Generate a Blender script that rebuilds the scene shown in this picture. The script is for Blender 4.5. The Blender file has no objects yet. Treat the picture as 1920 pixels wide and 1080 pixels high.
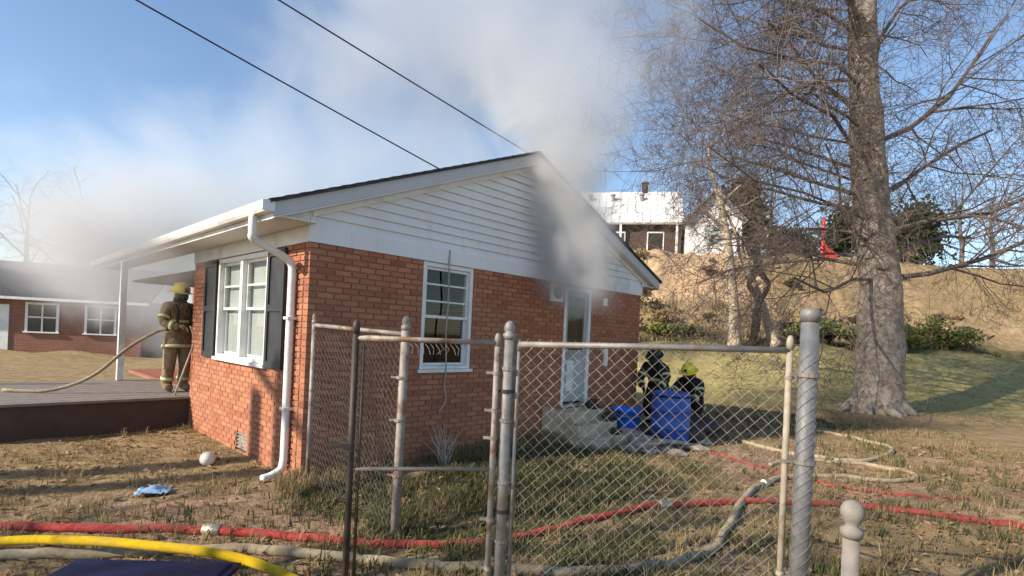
import bpy, math, random
import numpy as np
from mathutils import Vector, Matrix, noise, Quaternion

R = math.radians
random.seed(7)
scene = bpy.context.scene
COL = scene.collection

# ------------------------------------------------------------------ camera
CAM_H = 1.685
cam_d = bpy.data.cameras.new('camera')
cam = bpy.data.objects.new('camera', cam_d)
COL.objects.link(cam)
cam.matrix_world = Matrix.Translation((0, 0, CAM_H)) @ Matrix.Rotation(R(90), 4, 'X') @ Matrix.Rotation(R(2.6), 4, 'Z')
cam_d.sensor_width = 36.0
cam_d.lens = 18.75
cam_d.shift_y = 89 / 1920
cam_d.clip_start = 0.05
cam_d.clip_end = 3000
scene.camera = cam

# ------------------------------------------------------------------ world, sun, exposure
SUN_EL = 29.0
LX, LY = 0.875, 0.484            # horizontal direction in which the light travels
world = bpy.data.worlds.new('World')
scene.world = world
world.use_nodes = True
wn = world.node_tree
wn.nodes.clear()
w_out = wn.nodes.new('ShaderNodeOutputWorld')
w_bg = wn.nodes.new('ShaderNodeBackground')
w_sky = wn.nodes.new('ShaderNodeTexSky')
w_sky.sky_type = 'NISHITA'
w_sky.sun_disc = False
w_sky.sun_elevation = R(SUN_EL)
w_sky.sun_rotation = math.atan2(-LX, -LY) % (2 * math.pi)
w_sky.altitude = 100
w_sky.air_density = 1.0
w_sky.dust_density = 0.2
w_sky.ozone_density = 2.0
w_bg.inputs['Strength'].default_value = 0.112
wn.links.new(w_sky.outputs[0], w_bg.inputs['Color'])
wn.links.new(w_bg.outputs[0], w_out.inputs['Surface'])

sun_d = bpy.data.lights.new('sun', 'SUN')
sun_d.energy = 4.4
sun_d.angle = R(0.6)
sun_d.color = (1.0, 0.87, 0.70)
sun = bpy.data.objects.new('sun', sun_d)
COL.objects.link(sun)
_ld = Vector((LX * math.cos(R(SUN_EL)), LY * math.cos(R(SUN_EL)), -math.sin(R(SUN_EL))))
sun.rotation_euler = _ld.to_track_quat('-Z', 'Y').to_euler()
sun.location = (-30, -17, 25)

vs = scene.view_settings
vs.view_transform = 'Standard'
vs.look = 'None'
vs.exposure = 0.85
vs.gamma = 1.0
cy = scene.cycles
cy.use_denoising = True
cy.max_bounces = 8
cy.diffuse_bounces = 3
cy.glossy_bounces = 3
cy.transmission_bounces = 4
cy.transparent_max_bounces = 24
cy.volume_bounces = 3
cy.volume_max_steps = 256
cy.volume_step_rate = 1.0

# ------------------------------------------------------------------ helpers
def add_obj(name, data, parent=None):
    o = bpy.data.objects.new(name, data)
    COL.objects.link(o)
    if parent is not None:
        o.parent = parent
    return o

def tag(o, label=None, cat=None, group=None, kind=None):
    if label: o['label'] = label
    if cat: o['category'] = cat
    if group: o['group'] = group
    if kind: o['kind'] = kind
    return o

def empty(name, loc=(0, 0, 0), rz=0.0):
    o = bpy.data.objects.new(name, None)
    COL.objects.link(o)
    o.location = loc
    o.rotation_euler = (0, 0, rz)
    o.empty_display_size = 0.1
    return o

class MB:
    """collects shapes, builds one mesh"""
    def __init__(self):
        self.v = []; self.f = []; self.m = []
    def poly(self, pts, mi=0):
        b = len(self.v)
        self.v += [tuple(p) for p in pts]
        self.f.append(tuple(range(b, b + len(pts)))); self.m.append(mi)
        return self
    def hexa(self, p, mi=0):
        """8 points: bottom 4 (ccw from above), top 4"""
        b = len(self.v)
        self.v += [tuple(q) for q in p]
        for q in ((3, 2, 1, 0), (4, 5, 6, 7), (0, 1, 5, 4), (1, 2, 6, 5), (2, 3, 7, 6), (3, 0, 4, 7)):
            self.f.append(tuple(b + i for i in q)); self.m.append(mi)
        return self
    def box(self, x0, x1, y0, y1, z0, z1, mi=0):
        return self.hexa([(x0, y0, z0), (x1, y0, z0), (x1, y1, z0), (x0, y1, z0),
                          (x0, y0, z1), (x1, y0, z1), (x1, y1, z1), (x0, y1, z1)], mi)
    def rbox(self, c, s, rot=None, mi=0):
        """box centred at c, size s, rotated by matrix"""
        pts = []
        for z in (-.5, .5):
            for x, y in ((-.5, -.5), (.5, -.5), (.5, .5), (-.5, .5)):
                q = Vector((x * s[0], y * s[1], z * s[2]))
                if rot is not None: q = rot @ q
                pts.append(q + Vector(c))
        return self.hexa(pts, mi)
    def prism(self, poly, axis, a, b, mi=0):
        """poly = 2D points extruded along axis (0,1,2) from a to b"""
        def mk(p, t):
            if axis == 0: return (t, p[0], p[1])
            if axis == 1: return (p[0], t, p[1])
            return (p[0], p[1], t)
        n = len(poly); o = len(self.v)
        self.v += [mk(p, a) for p in poly] + [mk(p, b) for p in poly]
        self.f.append(tuple(range(o, o + n))[::-1]); self.m.append(mi)
        self.f.append(tuple(range(o + n, o + 2 * n))); self.m.append(mi)
        for i in range(n):
            j = (i + 1) % n
            self.f.append((o + i, o + j, o + n + j, o + n + i)); self.m.append(mi)
        return self
    def tube(self, pts, r, n=8, cap=True, mi=0):
        pts = [Vector(p) for p in pts]
        rr = r if isinstance(r, (list, tuple)) else [r] * len(pts)
        k = len(pts)
        up = None
        o = len(self.v)
        for i, p in enumerate(pts):
            t = (pts[min(i + 1, k - 1)] - pts[max(i - 1, 0)])
            if t.length < 1e-9: t = Vector((0, 0, 1))
            t.normalize()
            if up is None:
                up = t.cross(Vector((0.31, 0.87, 0.4)) if abs(t.z) > .9 else Vector((0, 0, 1)))
                up.normalize()
            up = (up - t * up.dot(t))
            if up.length < 1e-6: up = t.orthogonal()
            up.normalize()
            sd = t.cross(up)
            for j in range(n):
                a = 2 * math.pi * j / n
                self.v.append(tuple(p + up * (math.cos(a) * rr[i]) + sd * (math.sin(a) * rr[i])))
        for i in range(k - 1):
            for j in range(n):
                j2 = (j + 1) % n
                self.f.append((o + i * n + j, o + i * n + j2, o + (i + 1) * n + j2, o + (i + 1) * n + j)); self.m.append(mi)
        if cap:
            self.f.append(tuple(o + j for j in range(n))[::-1]); self.m.append(mi)
            self.f.append(tuple(o + (k - 1) * n + j for j in range(n))); self.m.append(mi)
        return self
    def lathe(self, prof, n=16, c=(0, 0, 0), sx=1.0, sy=1.0, mi=0, rot=None):
        """prof = [(r,z)...] about z"""
        o = len(self.v); k = len(prof)
        for (r, z) in prof:
            for j in range(n):
                a = 2 * math.pi * j / n
                q = Vector((math.cos(a) * r * sx, math.sin(a) * r * sy, z))
                if rot is not None: q = rot @ q
                self.v.append((q.x + c[0], q.y + c[1], q.z + c[2]))
        for i in range(k - 1):
            for j in range(n):
                j2 = (j + 1) % n
                self.f.append((o + i * n + j, o + i * n + j2, o + (i + 1) * n + j2, o + (i + 1) * n + j)); self.m.append(mi)
        self.f.append(tuple(o + j for j in range(n))[::-1]); self.m.append(mi)
        self.f.append(tuple(o + (k - 1) * n + j for j in range(n))); self.m.append(mi)
        return self
    def mesh(self, name, mats, smooth=False):
        me = bpy.data.meshes.new(name)
        me.from_pydata(self.v, [], self.f)
        for mt in (mats if isinstance(mats, (list, tuple)) else [mats]):
            me.materials.append(mt)
        if any(self.m): me.polygons.foreach_set('material_index', self.m)
        if smooth: me.polygons.foreach_set('use_smooth', [True] * len(self.f))
        me.update()
        return me
    def build(self, name, mats, parent=None, smooth=False):
        return add_obj(name, self.mesh(name, mats, smooth), parent)

def catmull(pts, n=8):
    pts = [Vector(p) for p in pts]
    P = [pts[0] * 2 - pts[1]] + pts + [pts[-1] * 2 - pts[-2]]
    out = []
    for i in range(1, len(P) - 2):
        for k in range(n):
            t = k / n
            a, b, c, d = P[i - 1], P[i], P[i + 1], P[i + 2]
            out.append(0.5 * ((2 * b) + (c - a) * t + (2 * a - 5 * b + 4 * c - d) * t * t + (3 * b - a - 3 * c + d) * t ** 3))
    out.append(pts[-1])
    return out

# ------------------------------------------------------------------ materials
class NT:
    def __init__(self, name):
        self.mat = bpy.data.materials.new(name)
        self.mat.use_nodes = True
        self.t = self.mat.node_tree
        self.t.nodes.clear()
        self.out = self.t.nodes.new('ShaderNodeOutputMaterial')
    def n(self, kind, **kw):
        nd = self.t.nodes.new(kind)
        for k, v in kw.items(): setattr(nd, k, v)
        return nd
    def l(self, a, b): self.t.links.new(a, b)
    def inp(self, sock, v):
        if hasattr(v, 'is_linked') or hasattr(v, 'links'): self.l(v, sock)
        else: sock.default_value = v
    def math(self, op, a, b=0.0, clamp=False):
        nd = self.n('ShaderNodeMath', operation=op, use_clamp=clamp)
        self.inp(nd.inputs[0], a)
        if op not in ('SQRT', 'ABSOLUTE', 'FRACT', 'SINE', 'COSINE'): self.inp(nd.inputs[1], b)
        return nd.outputs[0]
    def smooth(self, x, a, b, lo=0.0, hi=1.0):
        nd = self.n('ShaderNodeMapRange', interpolation_type='SMOOTHSTEP')
        self.inp(nd.inputs[0], x)
        for i, v in enumerate((a, b, lo, hi)): self.inp(nd.inputs[i + 1], v)
        return nd.outputs[0]
    def coord(self, which='Object'):
        return self.n('ShaderNodeTexCoord').outputs[which]
    def noise(self, scale, detail=4, rough=.55, vec=None, distort=0.0):
        nd = self.n('ShaderNodeTexNoise')
        nd.inputs['Scale'].default_value = scale
        nd.inputs['Detail'].default_value = detail
        nd.inputs['Roughness'].default_value = rough
        nd.inputs['Distortion'].default_value = distort
        if vec is not None: self.l(vec, nd.inputs['Vector'])
        return nd.outputs['Fac']
    def ramp(self, fac, stops):
        nd = self.n('ShaderNodeValToRGB')
        cr = nd.color_ramp
        while len(cr.elements) < len(stops): cr.elements.new(0.5)
        for e, (p, c) in zip(cr.elements, stops):
            e.position = p
            e.color = (*c, 1) if len(c) == 3 else c
        self.l(fac, nd.inputs[0])
        return nd.outputs[0]
    def mix(self, f, a, b, mode='MIX'):
        nd = self.n('ShaderNodeMix', data_type='RGBA', blend_type=mode)
        self.inp(nd.inputs[0], f)
        self.inp(nd.inputs[6], (*a, 1) if isinstance(a, tuple) and len(a) == 3 else a)
        self.inp(nd.inputs[7], (*b, 1) if isinstance(b, tuple) and len(b) == 3 else b)
        return nd.outputs[2]
    def bsdf(self, color, rough=.7, metal=0.0, spec=.4, bump=None, bump_d=.01, bump_s=.5):
        b = self.n('ShaderNodeBsdfPrincipled')
        self.inp(b.inputs['Base Color'], (*color, 1) if isinstance(color, tuple) and len(color) == 3 else color)
        self.inp(b.inputs['Roughness'], rough)
        self.inp(b.inputs['Metallic'], metal)
        b.inputs['Specular IOR Level'].default_value = spec
        if bump is not None:
            bp = self.n('ShaderNodeBump')
            bp.inputs['Distance'].default_value = bump_d
            bp.inputs['Strength'].default_value = bump_s
            self.l(bump, bp.inputs['Height'])
            self.l(bp.outputs[0], b.inputs['Normal'])
        self.l(b.outputs[0], self.out.inputs['Surface'])
        return self.mat

def varied(name, c0, c1, scale=6, rough=.7, metal=0.0, spec=.4, bump=.3, bump_d=.004, detail=5, c2=None, lo=.3, hi=.7):
    t = NT(name)
    v = t.coord()
    nz = t.noise(scale, detail, .6, v)
    stops = [(lo, c0), (hi, c1)]
    col = t.ramp(nz, stops)
    if c2 is not None:
        n2 = t.noise(scale * .35, 4, .6, v, .6)
        col = t.mix(t.smooth(n2, .5, .66), col, c2)
    fine = t.noise(scale * 7, 3, .6, v)
    rg = t.smooth(nz, .2, .8, rough * .85, min(1, rough * 1.15))
    return t.bsdf(col, rg, metal, spec, fine, bump_d, bump)

M = {}
def make_brick():
    t = NT('brick')
    oi = t.n('ShaderNodeObjectInfo').outputs['Random']
    isl = t.n('ShaderNodeNewGeometry').outputs['Random Per Island']
    r = t.math('FRACT', t.math('ADD', oi, isl))
    col = t.ramp(r, [(0.0, (.325, .120, .070)), (.3, (.385, .155, .088)), (.62, (.425, .178, .100)), (.85, (.46, .20, .114)), (1.0, (.29, .104, .064))])
    geo = t.n('ShaderNodeNewGeometry').outputs['Position']
    big = t.noise(.9, 4, .6, geo)
    col = t.mix(t.smooth(big, .48, .75, 0, .22), col, (.30, .17, .11))
    fn = t.noise(55, 4, .65, geo)
    col = t.mix(t.smooth(fn, .5, .8, 0, .45), col, (.14, .05, .035))
    return t.bsdf(col, .88, 0, .25, fn, .004, .6)
M['brick'] = make_brick()
M['mortar'] = varied('mortar', (.24, .135, .085), (.33, .20, .13), 20, .95, spec=.1)
M['concrete'] = varied('concrete', (.46, .37, .26), (.62, .52, .38), 7, .9, spec=.2, c2=(.34, .27, .19))
M['found'] = varied('foundation', (.26, .17, .12), (.36, .26, .19), 9, .95, spec=.1)
M['white'] = varied('white_paint', (.70, .70, .69), (.80, .80, .78), 5, .45, c2=(.62, .61, .57))
M['siding'] = varied('siding', (.74, .74, .75), (.80, .80, .81), 2.2, .5, c2=(.70, .69, .68))
def siding_mat():
    t = NT('weathered_siding'); v = t.coord()
    mp = t.n('ShaderNodeMapping'); mp.inputs['Scale'].default_value = (9, 9, .8); t.l(v, mp.inputs['Vector'])
    st = t.noise(1.0, 5, .6, mp.outputs[0]); big = t.noise(.8, 4, .6, v)
    col = t.mix(t.smooth(big, .35, .7), (.77, .77, .78), (.70, .695, .69))
    col = t.mix(t.smooth(st, .52, .75, 0, .4), col, (.52, .50, .47))
    sp = t.n('ShaderNodeSeparateXYZ'); t.l(v, sp.inputs[0])
    dx = t.math('DIVIDE', t.math('SUBTRACT', sp.outputs[0], 5.5), 1.5); dz = t.math('DIVIDE', t.math('SUBTRACT', sp.outputs[2], 2.95), .75)
    rr = t.math('SQRT', t.math('ADD', t.math('MULTIPLY', dx, dx), t.math('MULTIPLY', dz, dz)))
    soot = t.smooth(t.math('SUBTRACT', t.math('ADD', .85, t.math('MULTIPLY', t.math('SUBTRACT', t.noise(2.1, 6, .65, v, .6), .5), 1.8)), rr), 0, .9, 0, .62)
    col = t.mix(soot, col, (.12, .115, .11))
    return t.bsdf(col, .55, 0, .35, big, .003, .3)
M['siding_old'] = siding_mat()
M['rake'] = varied('rake_paint', (.44, .45, .47), (.52, .53, .55), 3, .5)
M['soffit'] = varied('soffit', (.62, .61, .57), (.72, .71, .67), 2, .6)
M['shingle'] = varied('shingle', (.035, .036, .04), (.09, .09, .095), 14, .95, spec=.15)
M['shutter'] = varied('shutter', (.020, .022, .027), (.032, .035, .041), 5, .5)
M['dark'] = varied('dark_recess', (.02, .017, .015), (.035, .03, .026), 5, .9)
M['porch'] = varied('porch_shade_brown', (.055, .035, .028), (.085, .055, .042), 5, .85)  # brown kept dark so the colour itself carries porch shade
M['deck'] = varied('deck', (.15, .13, .115), (.23, .20, .175), 8, .85)
M['blind'] = varied('blind', (.40, .40, .385), (.48, .48, .46), 3, .8)
M['door'] = varied('door_grey', (.34, .37, .36), (.45, .47, .45), 3, .5, c2=(.28, .3, .29))
M['galv'] = varied('galvanised', (.21, .20, .19), (.33, .315, .295), 16, .6, .35, c2=(.25, .19, .145))
M['galv_big'] = varied('galvanised_post', (.15, .155, .16), (.24, .24, .245), 18, .6, .3, c2=(.20, .185, .17))
M['old_post'] = varied('weathered_post', (.17, .155, .14), (.26, .24, .215), 14, .9, spec=.2, c2=(.24, .21, .18))
M['tan_post'] = varied('tan_post', (.33, .28, .21), (.45, .39, .30), 20, .7, .1, c2=(.26, .21, .16))
M['wire'] = varied('fence_wire', (.30, .265, .235), (.42, .38, .34), 30, .6, .3)
M['wire_old'] = varied('old_fence_wire', (.22, .175, .15), (.32, .27, .235), 30, .6, .3)
M['steel_dark'] = varied('dark_steel', (.035, .028, .024), (.075, .06, .05), 20, .6, .2, c2=(.10, .06, .04))
M['rust'] = varied('rusty_steel', (.24, .205, .18), (.38, .345, .305), 18, .65, .3, c2=(.22, .125, .07))
M['hose_red'] = varied('red_hose', (.42, .045, .040), (.60, .085, .07), 12, .75, c2=(.34, .10, .08))
M['hose_tan'] = varied('tan_hose', (.42, .34, .22), (.58, .49, .34), 14, .85, c2=(.33, .28, .19))
M['hose_yel'] = varied('yellow_hose', (.72, .48, .012), (.82, .58, .03), 10, .55)
def hose_mat(name, c0, c1, dirt):
    t = NT(name); v = t.coord()
    w = t.n('ShaderNodeTexWave', wave_type='BANDS', bands_direction='DIAGONAL'); w.inputs['Scale'].default_value = 60; w.inputs['Distortion'].default_value = 1.5
    t.l(v, w.inputs['Vector'])
    a = t.noise(2.2, 5, .65, v, .5); b = t.noise(22, 4, .65, v)
    col = t.mix(t.smooth(b, .35, .7), c0, c1)
    col = t.mix(t.smooth(a, .48, .68, 0, .75), col, dirt)
    return t.bsdf(col, .92, 0, .15, t.math('ADD', w.outputs['Fac'], b), .006, .7)
M['hose_red'] = hose_mat('red_woven_hose', (.36, .05, .045), (.52, .10, .085), (.30, .14, .10))
M['hose_tan'] = hose_mat('tan_woven_hose', (.38, .31, .20), (.52, .44, .31), (.25, .20, .135))
M['hose_yel'] = hose_mat('yellow_woven_hose', (.66, .42, .012), (.78, .54, .03), (.52, .36, .06))
M['brass'] = varied('coupling', (.45, .40, .30), (.6, .55, .42), 20, .4, .7)
M['navy'] = varied('navy_plastic', (.0015, .003, .036), (.002, .004, .048), 6, .5, spec=.25)
M['blue'] = varied('blue_plastic', (.028, .085, .34), (.04, .12, .42), 4, .5, c2=(.05, .11, .33))
M['blue_tub'] = varied('bright_blue_plastic', (.012, .17, .80), (.02, .22, .88), 4, .4)
M['lime'] = varied('helmet_yellow', (.82, .66, .02), (.90, .76, .04), 8, .35)
def cloth(name, c0, c1):
    t = NT(name); v = t.coord(); a = t.noise(9, 3, .5, v, 1.2); b = t.noise(3.2, 4, .6, v)
    col = t.mix(t.smooth(b, .4, .7), c0, c1)
    return t.bsdf(col, .9, 0, .2, a, .05, 1.0)
M['coat_tan'] = varied('tan_turnout', (.26, .18, .11), (.36, .26, .165), 14, .9)
M['coat_dark'] = varied('dark_turnout', (.018, .017, .018), (.035, .032, .03), 14, .9)
M['reflect'] = varied('reflective_tape', (.55, .58, .30), (.65, .68, .36), 20, .4)
M['skin'] = varied('skin', (.36, .20, .13), (.44, .26, .17), 10, .6)
M['hair'] = varied('hair', (.018, .013, .01), (.03, .022, .016), 30, .7)
M['boot'] = varied('boot', (.015, .015, .015), (.03, .03, .03), 10, .5)
M['glove'] = varied('glove', (.10, .075, .05), (.15, .115, .075), 20, .8)
M['red_pack'] = varied('red_pack', (.25, .03, .03), (.32, .045, .04), 10, .7)
M['cylinder'] = varied('air_cylinder', (.10, .10, .10), (.16, .16, .16), 8, .4)
M['bark'] = varied('bark', (.26, .215, .175), (.50, .43, .36), 8.5, .95, spec=.1, bump=1.0, bump_d=.06, c2=(.50, .44, .38), lo=.38, hi=.60, detail=9)
M['twig'] = varied('twig', (.105, .082, .072), (.185, .15, .13), 3, .9, spec=.15)
M['bark_pale'] = varied('pale_bark', (.40, .32, .24), (.54, .45, .35), 5, .9, spec=.1)
M['bark_dark'] = varied('dark_bark', (.012, .010, .008), (.028, .022, .018), 9, .95, spec=.1)
M['pole'] = varied('pole_wood', (.12, .085, .06), (.19, .14, .10), 8, .9)
M['cable'] = varied('cable', (.02, .02, .022), (.035, .035, .038), 8, .6)
M['vine'] = varied('vine', (.42, .34, .26), (.55, .46, .36), 12, .9)
M['rock'] = varied('rock', (.28, .23, .19), (.44, .38, .32), 9, .9, c2=(.18, .14, .11))
M['wood'] = varied('weathered_wood', (.34, .28, .22), (.50, .43, .34), 10, .9, c2=(.22, .17, .13))
M['dirtbag'] = varied('dark_sack', (.03, .026, .022), (.055, .047, .04), 9, .6)
M['roof_white'] = varied('white_roof', (.70, .70, .70), (.80, .80, .79), 1.2, .5)
M['roof_grey'] = varied('grey_roof', (.20, .20, .21), (.30, .30, .31), 3, .9)
M['red_paint'] = varied('red_paint', (.55, .03, .025), (.65, .05, .04), 4, .5)
M['ball'] = varied('ball', (.66, .62, .55), (.78, .74, .66), 6, .6)
M['tarp'] = varied('pale_blue_tarp', (.16, .28, .45), (.24, .38, .56), 6, .6)
def far_brick():
    t = NT('far_brick'); v = t.coord()
    br = t.n('ShaderNodeTexBrick'); mp = t.n('ShaderNodeMapping'); mp.inputs['Rotation'].default_value = (R(90), 0, 0)
    t.l(v, mp.inputs['Vector']); t.l(mp.outputs[0], br.inputs['Vector'])
    br.inputs['Scale'].default_value = 1.0; br.inputs['Brick Width'].default_value = .21; br.inputs['Row Height'].default_value = .075; br.inputs['Mortar Size'].default_value = .008
    br.inputs['Color1'].default_value = (.30, .115, .075, 1); br.inputs['Color2'].default_value = (.22, .085, .06, 1); br.inputs['Mortar'].default_value = (.33, .25, .20, 1)
    n = t.noise(.7, 5, .6, v)
    return t.bsdf(t.mix(t.smooth(n, .4, .7, 0, .4), br.outputs['Color'], (.16, .085, .06)), .9, 0, .2)
M['brick_far'] = far_brick()

def make_glass():
    t = NT('window_glass')
    tr = t.n('ShaderNodeBsdfTransparent'); tr.inputs[0].default_value = (.90, .93, .93, 1)
    gl = t.n('ShaderNodeBsdfGlossy'); gl.inputs['Roughness'].default_value = .04
    fr = t.n('ShaderNodeFresnel'); fr.inputs[0].default_value = 1.33
    mx = t.n('ShaderNodeMixShader')
    front = t.math('SUBTRACT', 1.0, t.n('ShaderNodeNewGeometry').outputs['Backfacing'])
    t.l(t.math('MULTIPLY', t.math('ADD', fr.outputs[0], .02, True), front), mx.inputs[0])
    t.l(tr.outputs[0], mx.inputs[1]); t.l(gl.outputs[0], mx.inputs[2])
    t.l(mx.outputs[0], t.out.inputs['Surface'])
    return t.mat
M['glass'] = make_glass()
M['pane_dark'] = varied('dark_pane', (.03, .034, .036), (.05, .055, .058), 2, .08, spec=.6, bump=0)

def leaf_mat(name, cols, rough=.8, trans=.25):
    t = NT(name)
    isl = t.n('ShaderNodeNewGeometry').outputs['Random Per Island']
    col = t.ramp(isl, [(i / max(1, len(cols) - 1), c) for i, c in enumerate(cols)])
    b = t.n('ShaderNodeBsdfPrincipled')
    t.l(col, b.inputs['Base Color'])
    b.inputs['Roughness'].default_value = rough
    b.inputs['Specular IOR Level'].default_value = .2
    tl = t.n('ShaderNodeBsdfTranslucent')
    t.l(col, tl.inputs[0])
    mx = t.n('ShaderNodeMixShader'); mx.inputs[0].default_value = trans
    t.l(b.outputs[0], mx.inputs[1]); t.l(tl.outputs[0], mx.inputs[2])
    t.l(mx.outputs[0], t.out.inputs['Surface'])
    return t.mat
M['straw'] = leaf_mat('dead_grass_blades', [(.20, .145, .075), (.30, .225, .115), (.40, .31, .165), (.17, .12, .07)])
M['green'] = leaf_mat('green_grass_blades', [(.055, .07, .026), (.085, .10, .036), (.14, .14, .06), (.21, .17, .085)])
M['leaf_brown'] = leaf_mat('leaf_litter', [(.20, .11, .06), (.30, .19, .11), (.42, .29, .18), (.16, .09, .055)])
M['ever'] = leaf_mat('evergreen_leaves', [(.028, .042, .016), (.045, .062, .024), (.075, .085, .035), (.035, .045, .02)])
M['olive'] = leaf_mat('olive_leaves', [(.07, .07, .035), (.10, .095, .05), (.13, .115, .065), (.06, .055, .03)])
M['bush'] = leaf_mat('bush_leaves', [(.10, .12, .03), (.15, .17, .045), (.20, .21, .07), (.08, .09, .03)])

def make_ground():
    t = NT('ground')
    p = t.n('ShaderNodeNewGeometry').outputs['Position']
    at = t.n('ShaderNodeAttribute', attribute_name='zone')
    sep = t.n('ShaderNodeSeparateColor'); t.l(at.outputs['Color'], sep.inputs[0])
    bank, green, dirt = sep.outputs[0], sep.outputs[1], sep.outputs[2]
    n1 = t.noise(.7, 6, .62, p, .4)
    n2 = t.noise(3.2, 6, .65, p)
    n3 = t.noise(26, 4, .7, p)
    straw = t.ramp(n2, [(.25, (.17, .12, .064)), (.5, (.28, .205, .11)), (.75, (.38, .29, .16))])
    soil = t.ramp(n2, [(.25, (.21, .135, .086)), (.5, (.34, .225, .148)), (.78, (.45, .32, .22))])
    grn = t.ramp(n2, [(.25, (.05, .058, .022)), (.55, (.105, .105, .04)), (.8, (.19, .165, .075))])
    lawn = t.ramp(n2, [(.25, (.25, .21, .085)), (.5, (.37, .31, .13)), (.75, (.47, .395, .18))])
    tan = t.ramp(n2, [(.25, (.36, .23, .13)), (.5, (.54, .37, .22)), (.75, (.66, .48, .30))])
    c = t.mix(t.smooth(t.math('ADD', n1, t.math('MULTIPLY', dirt, .5)), .52, .72), straw, soil)
    c = t.mix(t.smooth(t.math('ADD', t.math('MULTIPLY', n1, .5), t.math('MULTIPLY', green, .50)), .46, .72), c, grn)
    c = t.mix(t.smooth(at.outputs['Alpha'], .2, .8), c, lawn)
    c = t.mix(t.smooth(t.math('ADD', bank, t.math('MULTIPLY', n2, .3)), .45, .85), c, tan)
    c = t.mix(t.smooth(n3, .5, .75, 0, .5), c, (.085, .06, .038))
    return t.bsdf(c, .97, 0, .1, t.math('ADD', n3, n2), .04, .7)
M['ground'] = make_ground()

# ------------------------------------------------------------------ terrain
def sst(a, b, x):
    t = np.clip((np.asarray(x, float) - a) / (b - a), 0, 1)
    return t * t * (3 - 2 * t)

def hill(x, y):
    k = sst(-9, 1.0, x)
    z = 1.8 * sst(15.5, 25, y) + 1.7 * sst(24.5, 30.5, y) + 3.8 * sst(30, 33.4, y) + 0.5 * sst(36, 50, y) + 3.0 * sst(50, 140, y)
    return z * k

def micro(x, y):
    v = Vector((x * .8, y * .8, 3.1))
    a = noise.fractal(v, 1.0, 2.0, 4) * .035
    b = noise.noise(Vector((x * 5.5, y * 5.5, 9.7))) * .016 + noise.noise(Vector((x * 13, y * 13, 1.7))) * .011
    far = min(1.0, max(0.0, (y - 14) / 10)) * (noise.fractal(Vector((x * .35, y * .35, 7.7)), 1.0, 2.0, 4) * .35 + (noise.fractal(Vector((x * 1.1, y * 1.1, 2.7)), 1.0, 2.0, 5) * .28 if 25 < y < 37 else 0))
    return a + b + far

def gz(x, y):
    return float(hill(x, y)) + micro(x, y)

def axis_pts(segs):
    out = []
    for a, b, n in segs: out += list(np.linspace(a, b, n, endpoint=False))
    return np.array(out + [segs[-1][1]])

gx = axis_pts([(-500, -60, 14), (-60, -12, 40), (-12, -5, 60), (-5, 5.5, 190), (5.5, 24, 110), (24, 70, 40), (70, 500, 14)])
gy = axis_pts([(-300, -20, 8), (-20, 1.5, 22), (1.5, 9.5, 160), (9.5, 38, 190), (38, 60, 22), (60, 900, 26)])
nx, ny = len(gx), len(gy)
V = np.zeros((ny, nx, 3)); V[..., 0] = gx[None, :]; V[..., 1] = gy[:, None]
HZ = hill(V[..., 0], V[..., 1])
Z = np.zeros((ny, nx))
for j in range(ny):
    for i in range(nx):
        x, y = gx[i], gy[j]
        Z[j, i] = micro(x, y) if (-60 < x < 70 and -20 < y < 60) else 0.0
V[..., 2] = HZ + Z
idx = np.arange(nx * ny).reshape(ny, nx)
F = np.stack([idx[:-1, :-1], idx[:-1, 1:], idx[1:, 1:], idx[1:, :-1]], -1).reshape(-1, 4)
gm = bpy.data.meshes.new('ground')
gm.from_pydata(V.reshape(-1, 3).tolist(), [], F.tolist())
gm.polygons.foreach_set('use_smooth', [True] * len(F))
# zones of real soil and turf: R bank of bare clay, G green growth, B bare dirt, A mown lawn
X, Y = V[..., 0], V[..., 1]
kx = sst(0, 3, X)
zone = np.zeros((ny, nx, 4))
zone[..., 0] = kx * sst(30.4, 31.4, Y) * (1 - sst(36, 40, Y)) * (1 - .92 * sst(13.5, 16.0, X)) + kx * .38 * sst(25.5, 27.5, Y) * (1 - sst(30, 31, Y))
P0 = np.array((-2.21, 5.74)); RZ = math.atan2(.722, .692)
gdir = np.array((math.cos(RZ), math.sin(RZ))); ldir = np.array((-gdir[1], gdir[0]))
tt = (X - P0[0]) * gdir[0] + (Y - P0[1]) * gdir[1]
oo = -((X - P0[0]) * ldir[0] + (Y - P0[1]) * ldir[1])
near = (1 - sst(12, 16, Y))
zone[..., 1] = sst(.3, .7, oo) * (1 - sst(2.3, 3.2, oo)) * sst(-.6, .3, tt) * (1 - sst(3.4, 5.0, tt)) * near
zone[..., 1] = np.maximum(zone[..., 1], .6 * np.exp(-(((X - .8) / 1.4) ** 2 + ((Y - 4.0) / .7) ** 2)))
zone[..., 1] = np.maximum(zone[..., 1], .75 * sst(22.5, 24, Y) * (1 - sst(25.5, 27, Y)) * kx)
zone[..., 2] = sst(1.9, 3.0, oo) * sst(4.0, 6.0, tt) * near * (1 - .8 * sst(3.6, 5.2, X)) * (1 - .6 * sst(8, 12, tt)) + .6 * np.exp(-(((X + 2.2) / 1.6) ** 2 + ((Y - 4.7) / .5) ** 2))
zone[..., 3] = kx * sst(13.5, 16.5, Y) * (1 - sst(23, 24.5, Y)) + (1 - kx) * .35 * sst(12, 20, Y)
ca = gm.color_attributes.new('zone', 'FLOAT_COLOR', 'POINT')
ca.data.foreach_set('color', zone.reshape(-1))
gm.materials.append(M['ground'])
gm.update()
ground = add_obj('ground', gm)
tag(ground, 'patchy winter yard ground of straw, soil and weeds rising to a hillside', kind='structure')
ground['kind'] = 'structure'

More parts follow.
